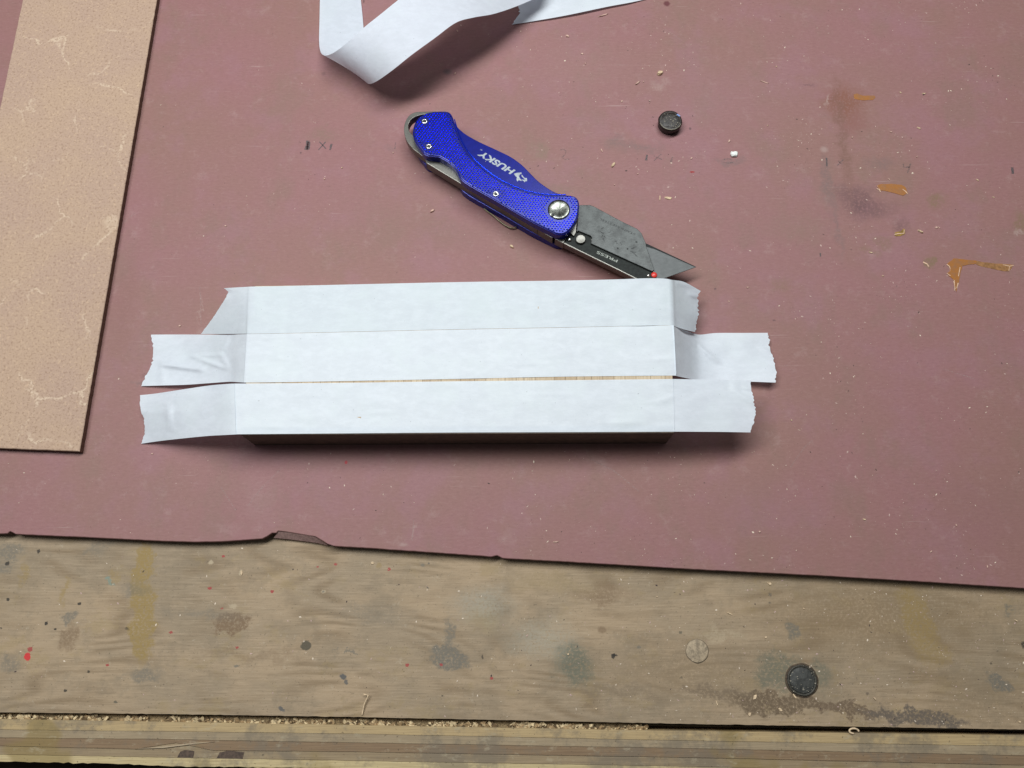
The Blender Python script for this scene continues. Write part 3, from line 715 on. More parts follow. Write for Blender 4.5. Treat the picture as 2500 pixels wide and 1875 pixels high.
# middle strip
midl = tape('tape_strip', [
    [D4(180, 505, 1.5), D4(195, 600, 1.4), D4(200, 660, 1.2), D4(190, 760, 1.0), D4(160, 830, .9), D4(120, 900, .8), D4(90, 968, .6)],
    [D4(330, 504, 2.2), D4(340, 700, 2.0), D4(300, 962, 2.4)],
    [D4(500, 504, 3.8), D4(510, 700, 3.2), D4(500, 956, 4.2)],
    [D4(700, 505, 7.2), D4(700, 700, 6.5), D4(700, 942, 8.0)],
    [D4(870, 506, 12.2), D4(870, 930, 12.5)],
    [D4(960, 503, 16.6), D4(950, 932, 16.8)], [D4(1040, 500, 20.2), D4(1015, 936, 20.2)],
    sec(612, 815.2, 606, 933.8, HT), sec(720, 813.6, 720, 932.5, HT), sec(1100, 805, 1100, 925.3, HT), sec(1369, 800, 1369, 919.6, HT), sec(1620, 794.5, 1625, 917, HT), sec(1641, 795.5, 1648, 917.3, HT - .2),
    [D3(185, 502, 18.6), D3(205, 935, 19.0)], [D3(250, 522, 12.5), D3(275, 950, 13.0)], [D3(330, 553, 6.5), D3(350, 962, 7.0)], [D3(400, 566, 3.6), D3(430, 967, 4.2)], [D3(530, 552, 2.6), D3(560, 970, 3.4)], [D3(760, 551, 2.6), D3(790, 978, 4.0)],
    [D3(990, 550, 2.4), D3(1000, 610, 2.6), D3(1003, 680, 2.8), D3(1038, 770, 3.4), D3(1050, 830, 4.0), D3(1065, 900, 4.6), D3(1055, 988, 5.2)]],
    M_tape, 7, 30, ridges=[D4(540, 700, 0)[:2] + D4(820, 690, 0)[:2] + (5, .9), D4(560, 705, 0)[:2] + D4(850, 810, 0)[:2] + (5, 1.3), D4(880, 540, 0)[:2] + D4(800, 670, 0)[:2] + (5, .9), D4(800, 670, 0)[:2] + D4(880, 810, 0)[:2] + (6, .9),
                        D4(280, 770, 0)[:2] + D4(640, 820, 0)[:2] + (9, 1.6), D4(270, 790, 0)[:2] + D4(290, 950, 0)[:2] + (6, .7), D4(600, 830, 0)[:2] + D4(500, 930, 0)[:2] + (6, -.6),
                        D3(390, 670, 0)[:2] + D3(545, 810, 0)[:2] + (6, 1.1), D3(930, 680, 0)[:2] + D3(1000, 720, 0)[:2] + (5, .8), (640, 826, 700, 822, 5, .3), (650, 872, 690, 876, 6, .3), (602, 925, 640, 928, 5, .3), (1600, 880, 1640, 872, 7, .35), (980, 840, 1040, 845, 7, .2), (1250, 890, 1330, 886, 7, .2)], torn0=4, torn1=5, seed=2, wob=.3)
tag(midl, 'middle white tape strip on the block, crinkled at its torn left end', 'tape')
# far strip
far = tape('tape_strip', [
    [D4(835, 87, 17.2), D4(860, 102, 17.2), D4(876, 120, 17.0), D4(845, 185, 16.0), D4(740, 350, 11), D4(680, 430, 8.0), D4(628, 499, 5.6)],
    [D4(950, 80, 19.0), D4(960, 200, 18.6), D4(900, 400, 15.0), D4(840, 499, 11.8)],
    [D4(1040, 75, 20.6), D4(1020, 497, 19.6)], sec(622, 699.5, 616, 814.6, HT + .1), sec(720, 697.6, 720, 812.9, HT), sec(1100, 689, 1100, 804.2, HT), sec(1369, 685, 1369, 799.2, HT), sec(1504, 682, 1504, 796.4, HT + .1), sec(1575, 679.5, 1575, 795, HT + .4), sec(1622, 680, 1625, 793.9, HT + .1),
    sec(1639, 683, 1643, 795, HT - .3), [D3(180, 88, 18.6), D3(190, 500, 18.8)], [D3(260, 105, 14.5), D3(270, 525, 14)],
    [D3(400, 182, 9.5), D3(378, 205, 9.5), D3(372, 245, 9.2), D3(376, 300, 9), D3(380, 370, 8.8), D3(366, 450, 8.4), D3(355, 500, 8.2), D3(350, 543, 8)]],
    M_tape_far, 8, 30, ridges=[D3(300, 210, 0)[:2] + D3(375, 240, 0)[:2] + (6, 1.2), D3(200, 110, 0)[:2] + D3(330, 140, 0)[:2] + (8, .8)], torn0=1.5, torn1=5, seed=4, wob=.25)
tag(far, 'white tape strip on the far edge of the block, left end cut slanting', 'tape')

# loose curl of tape backing
A = [(783, -140, 4), (782, -60, 2.5), (781, 0, 2.2), (780, 50, 2.2), (779, 95, 3.2), (781, 120, 6), (787, 133, 11), (800, 135, 17), (822, 124, 23.5), (850, 102, 29), (890, 66, 34), (930, 34, 37), (972, 0, 38.5), (1040, -52, 38), (1110, -95, 34), (1190, -130, 26), (1300, -180, 13), (1420, -230, 2)]
B = [(868, -140, 3), (875, -60, 1.5), (881, 0, 1.0), (886, 50, .8), (890, 105, .8), (892, 150, 1.0), (891, 182, 2.2), (893, 198, 5.5), (902, 205, 11.5), (922, 197, 20), (960, 170, 29), (1005, 134, 34.5), (1060, 94, 37), (1112, 56, 36), (1155, 43, 33), (1205, 34, 27), (1262, 15, 19), (1330, -14, 11)]
secs = [[(a_[0], a_[1], a_[2] * .86), (b__[0], b__[1], b__[2] * .86)] for a_, b__ in zip(A, B)]
rib = tape('tape_ribbon', secs, M_ribbon, 8, 14, seed=6)
tag(rib, 'long white tape ribbon curling up in a loose loop off the red sheet', 'tape')
rib2 = tape('tape_strip', [
    [(1265, 15, .9), (1268, 24, .9), (1269, 33, .8), (1260, 45, .7), (1250, 60, .5)],
    sec(1300, -18, 1300, 52, 1.6, .9), sec(1380, -50, 1380, 38, 1.2, 1.6), sec(1480, -85, 1480, 17, 1.0, 1.7), sec(1580, -120, 1580, -3, .8, .9), sec(1750, -180, 1750, -50, .6, .6)],
    M_tape, 10, 16, torn0=4, seed=8, wob=.3)
tag(rib2, 'white tape strip with a torn pointed end lying flat under the curled ribbon', 'tape')

# ------------------------------------------------------------------ folding utility knife
M_blue = steel_material('blue_anodised', (0.002, 0.008, 0.18), 0.28, 0.35, smudge=0.2)
M_blue_panel = simple('blue_panel', (0.004, 0.009, 0.20), 0.24, 0.2, var=0.12, nscale=0.4, spec=.3)
M_blue_stud = simple('blue_stud', (0.010, 0.050, 0.80), 0.2, 0.85, var=0.15, nscale=0.7)
M_steel = steel_material('knife_steel', (0.145, 0.14, 0.125), 0.36, 0.8)
M_holder = steel_material('holder_steel', (0.055, 0.060, 0.058), 0.42, 0.4, smudge=0.95)
M_blade = steel_material('blade_steel', (0.075, 0.08, 0.08), 0.46, 0.3, smudge=0.35)
M_bevel = simple('blade_bevel', (0.012, 0.012, 0.012), 0.5, 0.2, spec=.2)
M_black = simple('black_slide', (0.010, 0.013, 0.011), 0.55, var=0.6, nscale=0.6, spec=.2)
M_shine = steel_material('polished_steel', (0.66, 0.65, 0.62), 0.22, 0.9, smudge=0.2)
M_hole = simple('socket_black', (0.012, 0.012, 0.012), 0.5)
M_print = simple('grey_print', (0.36, 0.40, 0.43), 0.5, var=0.25, nscale=1.2)
M_etch = pencil_material('etched_text', (0.012, 0.013, 0.013), 0.52, 0.7)
M_redp = simple('red_paint', (0.65, 0.03, 0.02), 0.35)
M_pale = simple('pale_text', (0.30, 0.32, 0.28), 0.5)
kc = P(1310, 500, 0)
knife = empty('folding_utility_knife', (kc.x, kc.y, 0))
tag(knife, 'open folding utility knife with knurled blue handle beside the taped block', 'knife')
ZB0, ZB1, ZF0, ZF1, ZT0, ZT1 = 0.3, 5.0, 5.05, 10.9, 10.95, 15.4
outl = [(165, 215), (172, 178), (200, 132), (250, 102), (300, 91), (380, 88), (410, 100), (425, 125), (440, 165), (470, 205), (520, 245), (600, 290), (660, 318), (740, 355), (820, 395), (890, 445), (950, 505), (1000, 555), (1060, 600), (1120, 635), (1180, 652), (1240, 660), (1265, 675), (1278, 705), (1276, 760), (1265, 810), (1245, 850), (1215, 890), (1180, 912), (1140, 914), (1100, 897), (980, 837), (860, 768), (760, 708), (680, 662), (600, 617), (540, 582), (495, 550), (475, 522), (465, 495), (440, 460), (400, 425), (370, 407), (340, 392), (300, 386), (250, 378), (215, 340), (180, 290), (164, 240)]
def sm(pts, n=3, close=True):
    v = [Vector((x, y, 0)) for x, y in pts]
    if close:
        out = []; m = len(v)
        for i in range(m):
            for k in range(n): out.append(cr(v[i - 1], v[i], v[(i + 1) % m], v[(i + 2) % m], k / n))
    else: out = spline(v, n)
    return [(p.x, p.y) for p in out]
out_px = [K1(x, y) for x, y in sm(outl)]
O_top = [P2(x, y, ZT1 + .6) for x, y in out_px]
def grow(poly, d):
    out = []; n = len(poly)
    area = sum(poly[i][0] * poly[(i + 1) % n][1] - poly[(i + 1) % n][0] * poly[i][1] for i in range(n))
    sg = 1 if area > 0 else -1
    for i in range(n):
        a = Vector(poly[i - 1]); b = Vector(poly[(i + 1) % n]); t = (b - a).normalized()
        out.append((poly[i][0] + t.y * d * sg, poly[i][1] - t.x * d * sg))
    return out
O_body = grow(O_top, 0.35)
up = prism('handle_scale', O_body, ZT0, ZT1, M_blue_panel, knife, bevel=0.35)
lowr = prism('handle_scale', O_body, ZB0, ZB1, M_blue_panel, knife, bevel=0.3)
# knurled plate below the curved ridge
ridge = [(418, 108), (432, 150), (452, 215), (480, 290), (530, 375), (590, 440), (660, 500), (740, 555), (830, 600), (920, 632), (1010, 652), (1100, 660), (1185, 658)]
i0 = outl.index((410, 100)); i1 = outl.index((1240, 660))
kn = [(410, 102)] + ridge[0:] + outl[i1:] + outl[:i0]
kn_px = [K1(x, y) for x, y in sm(kn, 2)]
ZK = ZT1 + 0.65
KP = [P2(x, y, ZK) for x, y in kn_px]
prism('knurled_plate', grow(KP, -0.05), ZT1 - .1, ZK + .1, M_blue, up, bevel=0.4)
PIV = P2(1364.5, 512.5, ZK); SCR = [P2(*K1(240, 157), ZK), P2(*K1(268, 327), ZK), P2(*K1(720, 647), ZK)]
vs, fs = [], []
for a_ in range(-10, 90):
    for b__ in range(-60, 90):
        px = 1000 + a_ * 7.4 + (b__ % 2) * 3.7 + b__ * 0.0; py = 262 + b__ * 5.0 + a_ * 0.55
        x, y = P2(px, py, ZK)
        if not inside(x, y, KP) or edge_dist(x, y, KP) < 0.55: continue
        if math.hypot(x - PIV[0], y - PIV[1]) < 6.5 or any(math.hypot(x - c[0], y - c[1]) < 2.3 for c in SCR): continue
        k = len(vs); rx, ry, h = 0.74, 0.58, 0.70
        vs += [(x - rx, y, ZK - .02), (x, y - ry, ZK - .02), (x + rx, y, ZK - .02), (x, y + ry, ZK - .02), (x + .05, y - .05, ZK + h)]
        fs += [(k, k + 1, k + 4), (k + 1, k + 2, k + 4), (k + 2, k + 3, k + 4), (k + 3, k, k + 4)]
o = make('knurling', vs, fs, M_blue_stud, up); o['kind'] = 'stuff'
# raised double line of the ridge
def tube(name, pts, r, mat, parent, n=6):
    vs, fs = [], []
    for i, p in enumerate(pts):
        d = (pts[min(i + 1, len(pts) - 1)] - pts[max(i - 1, 0)]).normalized()
        s = d.cross(Vector((0, 0, 1))).normalized(); u = s.cross(d)
        for k in range(n):
            a = 2 * math.pi * k / n; q = p + s * r * math.cos(a) + u * r * math.sin(a); vs.append(q)
        if i:
            for k in range(n):
                j = (k + 1) % n; fs.append(((i - 1) * n + k, (i - 1) * n + j, i * n + j, i * n + k))
    return make(name, vs, fs, mat, parent, smooth=True)
rp = sm(ridge[1:], 3, False)
tube('ridge_line', [P(*K1(x + 9, y - 8), ZT1 + .12) for x, y in rp], 0.28, M_blue_stud, up)
ZP = ZT1

def text(name, body, p0, p1, z, height, shear, bold, mat, parent, extr=0.03, fit=True):
    """lettering laid flat: baseline from p0 to p1 (photo px at height z)"""
    cu = bpy.data.curves.new(name, 'FONT'); cu.body = body; cu.size = 1.0; cu.shear = shear; cu.offset = bold
    cu.resolution_u = 3
    ob = bpy.data.objects.new('tmp_text', cu); link(ob)
    bpy.context.view_layer.update()
    dg = bpy.context.evaluated_depsgraph_get()
    me = bpy.data.meshes.new_from_object(ob.evaluated_get(dg))
    bpy.data.objects.remove(ob)
    xs = [v.co.x for v in me.vertices]; ys = [v.co.y for v in me.vertices]
    a = Vector(P2(*p0, z)); b = Vector(P2(*p1, z)); d = b - a; L = d.length; d.normalize(); u = Vector((-d.y, d.x))
    kx = L / (max(xs) - min(xs)); ky = height / (max(ys) - min(ys))
    V = []
    for v in me.vertices:
        q = a + d * ((v.co.x - min(xs)) * kx) + u * ((v.co.y - min(ys)) * ky); V.append((q.x, q.y, z + extr))
    fs = [list(p.vertices) for p in me.polygons]
    bpy.data.meshes.remove(me)
    return make(name, V, fs, mat, parent)
def E5(x, y): return (1140 + x * 0.0904, 380 + y * 0.0904)
def E1(x, y): return (970 + x * 0.1356, 250 + y * 0.1356)
text('lettering', 'HUSKY', E5(1318, 395), E1(1505, 855), ZP, 3.5, 0.22, 0.035, M_print, up)
text('registered_mark', '\u00ae', E1(1535, 850), E1(1495, 838), ZP, .7, 0, 0, M_print, up)
for pts in ([(1270, 490), (1340, 465), (1470, 455), (1478, 485), (1430, 510), (1408, 545), (1412, 580), (1440, 620), (1470, 655), (1478, 690), (1420, 665), (1395, 660), (1365, 700), (1340, 660), (1338, 620), (1350, 585), (1320, 560), (1290, 525)],
            [(1472, 510), (1500, 530), (1530, 575), (1565, 605), (1615, 605), (1625, 640), (1622, 690), (1585, 690), (1545, 722), (1535, 685), (1490, 665), (1470, 640), (1510, 648), (1550, 655), (1560, 635), (1520, 605), (1480, 565)]):
    q = [P2(*E5(x, y), ZP) for x, y in pts]
    make('emblem', [(x, y, ZP + .03) for x, y in q], [list(range(len(q)))[::-1]], M_print, up)
M_fleck = simple('pale_fleck', (.42, .38, .33), .8, var=.4)
HF = random.Random(9); vs, fs = [], []
for _ in range(70):
    px_, py_ = K1(HF.uniform(200, 1200), HF.uniform(120, 880)); x_, y_ = P2(px_, py_, ZP)
    if not inside(x_, y_, O_top) or inside(x_, y_, KP): continue
    L_ = HF.uniform(.08, .25); k = len(vs)
    vs += [(x_ - L_, y_, ZP + .03), (x_, y_ - L_ * .6, ZP + .05), (x_ + L_, y_, ZP + .03), (x_, y_ + L_ * .5, ZP + .06)]; fs.append((k, k + 1, k + 2, k + 3))
o = make('dust_flecks', vs, fs, M_fleck, up); o['kind'] = 'stuff'
# screws with sockets, pivot disc
for (x, y) in SCR:
    lathe('screw_recess', [(1.95, ZK - .2), (1.95, ZK + .06), (1.5, ZK + .06)], x, y, M_hole, knife, n=24)
    s_ = lathe('screw', [(1.5, ZK - .2), (1.5, ZK + .25), (1.25, ZK + .45), (.8, ZK + .5), (.75, ZK + .2), (.2, ZK + .15)], x, y, M_shine, knife, n=24)
    lathe('socket', [(.78, ZK + .1), (.78, ZK + .47), (.3, ZK + .47)], x, y, M_hole, s_, n=6, smooth=False)
x, y = PIV
lathe('pivot_recess', [(6.1, ZK - .2), (6.1, ZK + .04), (5.0, ZK + .04)], x, y, M_hole, knife)
def pivot_material():
    m, nt, b = new_mat('pivot_spun_steel')
    tc = N(nt, 'ShaderNodeTexCoord'); sub = N(nt, 'ShaderNodeVectorMath', operation='SUBTRACT')
    sub.inputs[1].default_value = ((x - kc.x) * S, (y - kc.y) * S, 0)
    nt.links.new(tc.outputs['Object'], sub.inputs[0])
    g = N(nt, 'ShaderNodeTexGradient', gradient_type='RADIAL'); nt.links.new(sub.outputs[0], g.inputs[0])
    cx_ = N(nt, 'ShaderNodeCombineXYZ'); nt.links.new(g.outputs['Fac'], cx_.inputs[0])
    n1 = noise_n(nt, cx_.outputs[0], 9.0, 3, 0.6)
    nt.links.new(mix(nt, ramp01(nt, n1, .35, .65), (0.04, 0.043, 0.036), (0.16, 0.165, 0.145)), b.inputs['Base Color'])
    b.inputs['Metallic'].default_value = 0.8; b.inputs['Roughness'].default_value = 0.17
    return m
pv = lathe('pivot', [(5.5, ZK - .2), (5.5, ZK + .35), (5.2, ZK + .55), (4.6, ZK + .62), (3.2, ZK + .5), (1.6, ZK + .42), (.2, ZK + .4)], x, y, pivot_material(), knife)
nx, ny = P2(*(1200 + 1240 * .1205, 420 + 885 * .1205), ZK)
lathe('pivot_notch', [(.85, ZK), (.85, ZK + .68), (.3, ZK + .68)], nx, ny, M_hole, pv, n=14)
# steel frame between the scales
def kp(pts, z, f=K1): return [P2(*f(x, y), z) for x, y in pts]
loop = sm([(320, 88), (240, 90), (180, 93), (140, 112), (113, 150), (101, 195), (103, 240), (122, 292), (165, 345)], 3, False) + [(246, 405), (249, 438), (320, 420), (230, 330), (185, 275)] + sm([(163, 252), (140, 228), (129, 200), (131, 172), (152, 138), (190, 118), (250, 106), (320, 108)], 3, False)
prism('lanyard_loop', kp(loop, ZF1), ZF0 + 1, ZF1, M_steel, knife, bevel=0.2)
prism('spine', kp([(251, 436), (262, 442), (480, 574), (700, 706), (1000, 884), (1000, 800), (760, 650), (560, 535), (440, 445), (380, 418), (300, 424)], ZF1), ZF0, ZF1, M_steel, knife, bevel=0.3)
prism('lock_bar', kp([(1003, 885.5), (1103, 944), (1130, 900), (1003, 820)], ZF1), ZF0, ZF1, M_steel, knife, bevel=0.25)
q = kp([(30, 680), (155, 742), (215, 618), (262, 598), (308, 637), (338, 580), (372, 215), (330, 150), (200, 300), (40, 560)], ZF1, K3)
prism('tang', q, ZF0, ZF1, M_steel, knife, bevel=0.25)
zc = 9.5
hold = [(158, 746), (600, 962), (950, 1132), (1190, 1252), (1330, 1318), (1480, 1190), (1478, 1120), (1365, 800), (1330, 690), (1230, 545), (600, 220), (420, 200), (385, 230), (350, 580), (300, 640), (225, 620)]
prism('holder_body', kp(hold, zc, K3), ZF0, zc, M_steel, knife, bevel=0.1)
rim = [(158, 744), (600, 960), (950, 1130), (1190, 1250), (1330, 1316), (1325, 1300), (1190, 1232), (950, 1112), (600, 942), (165, 728)]
prism('holder_rim', kp(rim, ZF1, K3), zc, ZF1, M_steel, knife, bevel=0.12)
plate = [(347, 575), (377, 205), (392, 182), (540, 181), (600, 203), (1000, 418), (1230, 530), (1295, 595), (1330, 680), (1357, 742), (1366, 800), (1400, 900), (1440, 1010), (1480, 1130), (1450, 1150), (1000, 945), (555, 742), (570, 662), (555, 632), (372, 557)]
hp = prism('blade_holder', kp(plate, ZF1, K3), zc + .02, ZF1, M_holder, knife, bevel=0.2)
slide = [(165, 732), (222, 614), (262, 602), (306, 640), (342, 580), (560, 640), (560, 745), (1000, 950), (1450, 1155), (1500, 1210), (1470, 1260), (1325, 1298), (1190, 1234), (950, 1114), (600, 944)]
sl = prism('blade_slide', kp(slide, zc + .35, K3), zc - .1, zc + .35, M_black, knife, bevel=0.1)
text('slide_lettering', 'PRESS', K3(950, 985), K3(650, 850), zc + .37, 1.5, 0, .01, M_pale, sl)
bx, by = P2(*K3(405, 680), ZF1)
lathe('release_button', [(2.45, zc), (2.45, ZF1 + .2), (2.3, ZF1 + .35), (1.9, ZF1 + .3), (.2, ZF1 + .28)], bx, by, M_steel, knife, n=28)
bx, by = P2(*K3(243, 680), ZF1)
lathe('rivet', [(.95, zc), (.9, ZF1 - .2), (.6, ZF1 + .1), (.15, ZF1 + .2)], bx, by, M_shine, knife, n=18)
bx, by = P2(*K3(1475, 1208), zc)
lathe('red_dot', [(1.45, zc - .1), (1.45, zc + .5), (1.1, zc + .75), (.2, zc + .8)], bx, by, M_redp, knife, n=20)
bx, by = P2(*K3(1392, 1215), zc)
lathe('rivet', [(.9, zc - .1), (.85, zc + .5), (.4, zc + .75), (.1, zc + .8)], bx, by, M_shine, knife, n=14)
zb = 9.2
bld = prism('blade', kp([(1290, 715), (2088, 1085), (1590, 1262), (1505, 1290), (1440, 1220)], zb, K3), zb - .6, zb, M_blade, knife, bevel=0.0)
prism('cutting_edge', kp([(1352, 741), (1380, 752), (2092, 1085), (2050, 1080), (1780, 958), (1480, 826), (1362, 790)], zb, K3), zb - .4, zb + .03, M_bevel, bld)
text('etched_lettering', 'STAINLESS STEEL', K3(1205, 600), K3(690, 372), ZF1, 1.05, 0, .0, M_etch, hp)
rs = random.Random(11)
sc = []
for i in range(13):
    x0, y0 = rs.uniform(650, 1200), 0; y0 = 560 + (x0 - 650) * .45 + rs.uniform(-60, 110)
    sc.append([P2(*K3(x0, y0), ZF1), P2(*K3(x0 + rs.uniform(-50, 50), y0 + rs.uniform(-40, 40)), ZF1), P2(*K3(x0 + rs.uniform(-50, 50), y0 + rs.uniform(-50, 50)), ZF1)])
strokes('worn_marks', sc, 0.25, ZF1 + .02, M_etch, hp)['kind'] = 'stuff'
for (cx, cy) in ((945, 815), (1218, 722), (1087, 822)):
    x, y = P2(*K3(cx, cy), ZF1); lathe('pin', [(.42, ZF1 - .1), (.42, ZF1 + .05), (.1, ZF1 + .05)], x, y, M_hole, hp, n=10)
# wire pocket clip bulging out below
M_clip = simple('clip_wire', (0.20, 0.18, 0.11), 0.4, 0.6)
cl = [P(*K1(cx, cy), 1.2) for cx, cy in ((640, 745), (700, 790), (740, 825), (785, 858), (825, 876), (852, 872), (870, 855))]
tube('pocket_clip', spline(cl, 4), 0.35, M_clip, knife)

# ------------------------------------------------------------------ dark round bolt heads
M_bolt = simple('dark_bolt', (0.020, 0.014, 0.011), 0.45, 0.1, var=0.5, nscale=0.9, bumps=.5, bscale=1.5)
M_bolt_rim = simple('dark_bolt_rim', (0.05, 0.045, 0.035), 0.6, 0.2, var=0.6, nscale=1.5, bumps=.5)
M_bluefleck = simple('blue_fleck', (0.18, 0.30, 0.62), 0.3)
c = P(1637, 293, 5.2)
bt = empty('bolt_head', (c.x, c.y, 0)); tag(bt, 'dark round bolt head standing proud of the red sheet', 'bolt head')
lathe('shank', [(5.7, 0.02), (6.0, 2.2), (6.25, 3.4), (6.3, 4.2), (5.9, 4.95), (5.2, 5.1), (3.8, 5.0)], c.x, c.y, M_bolt, bt, jit=.04)
lathe('face', [(4.9, 4.9), (4.6, 5.12), (3.0, 5.22), (.3, 5.2)], c.x, c.y, M_bolt, bt, n=32, jit=.16)
def flecks(n, cx, cy, r, z, parent, seed):
    rr = random.Random(seed); vs, fs = [], []
    for _ in range(n):
        a_ = rr.uniform(0, 6.283); d = r * math.sqrt(rr.random()); L = rr.uniform(.1, .38); b0 = rr.uniform(0, 3.1)
        x0, y0 = cx + d * math.cos(a_), cy + d * math.sin(a_); k = len(vs)
        for t in (0, 1.8, 3.6, 5.0): vs.append((x0 + L * math.cos(b0 + t) * (1 if t else 1.5), y0 + L * .7 * math.sin(b0 + t), z + rr.uniform(0, .08)))
        fs.append((k, k + 1, k + 2, k + 3))
    o = make('dust_flecks', vs, fs, M_fleck, parent); o['kind'] = 'stuff'
M_fleck = simple('bolt_dust', (.30, .27, .21), .8, var=.4)
flecks(34, c.x, c.y, 5.2, 5.27, bt, 4)
rimp = []
for k in range(15):
    a_ = math.radians(198 + k * 10); rimp.append(Vector((c.x + 5.75 * math.cos(a_), c.y + 5.75 * math.sin(a_), 5.0)))
tube('worn_rim', rimp, .22, simple('worn_rim', (.22, .20, .15), .6, var=.6, nscale=2), bt)
x, y = P2(1656.5, 281.5, 5.3)
prism('blue_patch', [(x - 1.0, y + .55), (x - .3, y + .85), (x + 1.0, y - .35), (x + .5, y - .75), (x - .4, y - .1)], 4.9, 5.32, M_bluefleck, bt)  # small blue patch on the bolt face
c = P(1958, 1661, BZ)
bt = empty('bolt_head', (c.x, c.y, BZ)); tag(bt, 'dark round bolt head sunk flush in the bare wood of the workbench', 'bolt head')
lathe('counterbore', [(7.3, BZ - .4), (7.3, BZ + .03), (6.6, BZ + .03)], c.x, c.y, simple('counterbore_dark', (.07, .048, .03), .85, var=.5, nscale=1), bt, jit=.07)
lathe('rim', [(6.6, BZ - .3), (6.6, BZ + .35), (6.2, BZ + .6), (5.8, BZ + .55), (5.6, BZ + .2), (5, BZ + .2)], c.x, c.y, M_bolt_rim, bt, jit=.04)
lathe('face', [(5.55, BZ), (5.5, BZ + .42), (5.0, BZ + .62), (.3, BZ + .66)], c.x, c.y, simple('sunk_bolt_face', (.04, .04, .036), .6, var=.5, nscale=.6, bumps=.4), bt, jit=.03)
flecks(30, c.x, c.y, 6.4, BZ + .7, bt, 8)

# ------------------------------------------------------------------ wood chips, one by one
M_wood = simple('chip_wood', (0.64, 0.48, 0.31), 0.75, var=0.25, nscale=1.0, bumps=.4)
M_wood2 = simple('chip_pink', (0.60, 0.40, 0.32), 0.75, var=0.25, nscale=1.0)
M_whitec = simple('crumb_white', (0.82, 0.84, 0.80), 0.7, var=.06)
rnd = random.Random(21)
def chip(name, px, py, L, W, rot, mat, label, group=None, z=0.0, h=0.5, nside=7):
    """splintery flake: L, W in photo px, rot in degrees anticlockwise"""
    c = P(px, py, z); k = 0.205
    a = math.radians(rot); vs = []
    pts = []
    for i in range(nside):
        t = 2 * math.pi * (i + rnd.uniform(-.25, .25)) / nside
        r = rnd.uniform(.75, 1.1)
        x = math.cos(t) * L * k * .5 * r; y = math.sin(t) * W * k * .5 * r
        pts.append((c.x + x * math.cos(a) - y * math.sin(a), c.y + x * math.sin(a) + y * math.cos(a)))
    n = nside
    vs = [(x, y, z + .02 + rnd.uniform(0, .15)) for x, y in pts] + [(c.x + (x - c.x) * .8, c.y + (y - c.y) * .8, z + h * rnd.uniform(.55, 1.2)) for x, y in pts]
    fs = [(i, (i + 1) % n, n + (i + 1) % n, n + i) for i in range(n)] + [tuple(range(n, 2 * n)), tuple(range(n))[::-1]]
    o = make(name, vs, fs, mat, None, (c.x, c.y, z))
    return tag(o, label, 'wood chip', group)
chip('wood_chip', 1611, 180, 20, 15, 30, M_wood, 'squarish tan wood chip, the thickest one behind the upright bolt head', h=1.6)
chip('wood_chip', 1556, 204, 19, 5, 42, M_wood2, 'short stout splinter beside the squarish tan chip', h=.8)
chip('wood_splinter', 1473, 38, 34, 4.5, 20, M_wood2, 'straight pinkish splinter beside the flat torn tape strip', h=.7)
chip('wood_chip', 1385, 89, 13, 8, -40, M_wood2, 'small rounded chip below the flat torn tape strip', h=.7)
chip('wood_splinter', 1866, 201, 29, 2.6, -22, M_wood2, 'hair-thin pale splinter alone on the open red sheet', h=.4)
chip('wood_chip', 1497, 403, 18, 9, 55, M_wood, 'leaf-shaped tan chip between the knife and the upright bolt head', h=1.0)
chip('wood_chip', 1055, 516, 15, 7, 35, M_wood2, 'reddish chip lying in front of the knife handle', h=.9)
chip('wood_chip', 1249, 602, 14, 7, -40, M_wood, 'curled tan chip between the knife and the far tape strip', h=.9)
chip('wood_splinter', 2247, 566, 17, 4.5, -32, M_wood, 'stubby pale splinter beside the small olive glue spot', h=1.0)
chip('wood_chip', 1631, 484, 22, 9, -8, M_wood, 'ragged cream chip lying right of the blade holder', h=.7)
chip('wood_splinter', 1611, 484, 16, 3, 86, M_wood, 'upright thin cream sliver beside the ragged cream chip', h=.5)
crumb_pts = []
cq = P(1791, 378, 0)
bm = bmesh.new()
bmesh.ops.create_icosphere(bm, subdivisions=2, radius=1.7)
for v in bm.verts:
    d = 1 + .6 * noise.noise(v.co * 1.3 + Vector((3, 1, 7)))
    v.co = Vector((v.co.x * d * 1.1 + cq.x, v.co.y * d * .95 + cq.y, max(v.co.z * .6 * d + .7, 0.02)))
o = from_bm('white_crumb', bm, M_whitec, None, (cq.x, cq.y, 0)); tag(o, 'small bright white crumb on the open red sheet', 'crumb')
MARKS = [((1637, 297), 'near the upright bolt head'), ((1400, 60), 'near the flat torn tape strip'), ((1100, 130), 'under the curled tape ribbon'), ((1000, 360), 'near the lanyard loop of the knife'),
         ((700, 420), 'between the tan board and the knife'), ((1500, 470), 'near the knife blade holder'), ((1791, 378), 'near the white crumb'), ((2107, 235), 'near the thin amber glue dash'),
         ((2180, 440), 'near the oval amber glue spot'), ((2250, 590), 'near the small olive glue spot'), ((2420, 480), 'right of the oval amber glue spot'), ((440, 800), 'beside the slanting end of the far tape'),
         ((372, 1108), 'in front of the near tape strip'), ((1357, 1323), 'by the front edge before the block'), ((2200, 1300), 'by the front edge right of the block'), ((1830, 720), 'beside the torn ends of the tape'), ((1932, 1026), 'beside the jutting tape end')]
def where(px, py, marks): return min(marks, key=lambda m: math.hypot(m[0][0] - px, m[0][1] - py))[1]
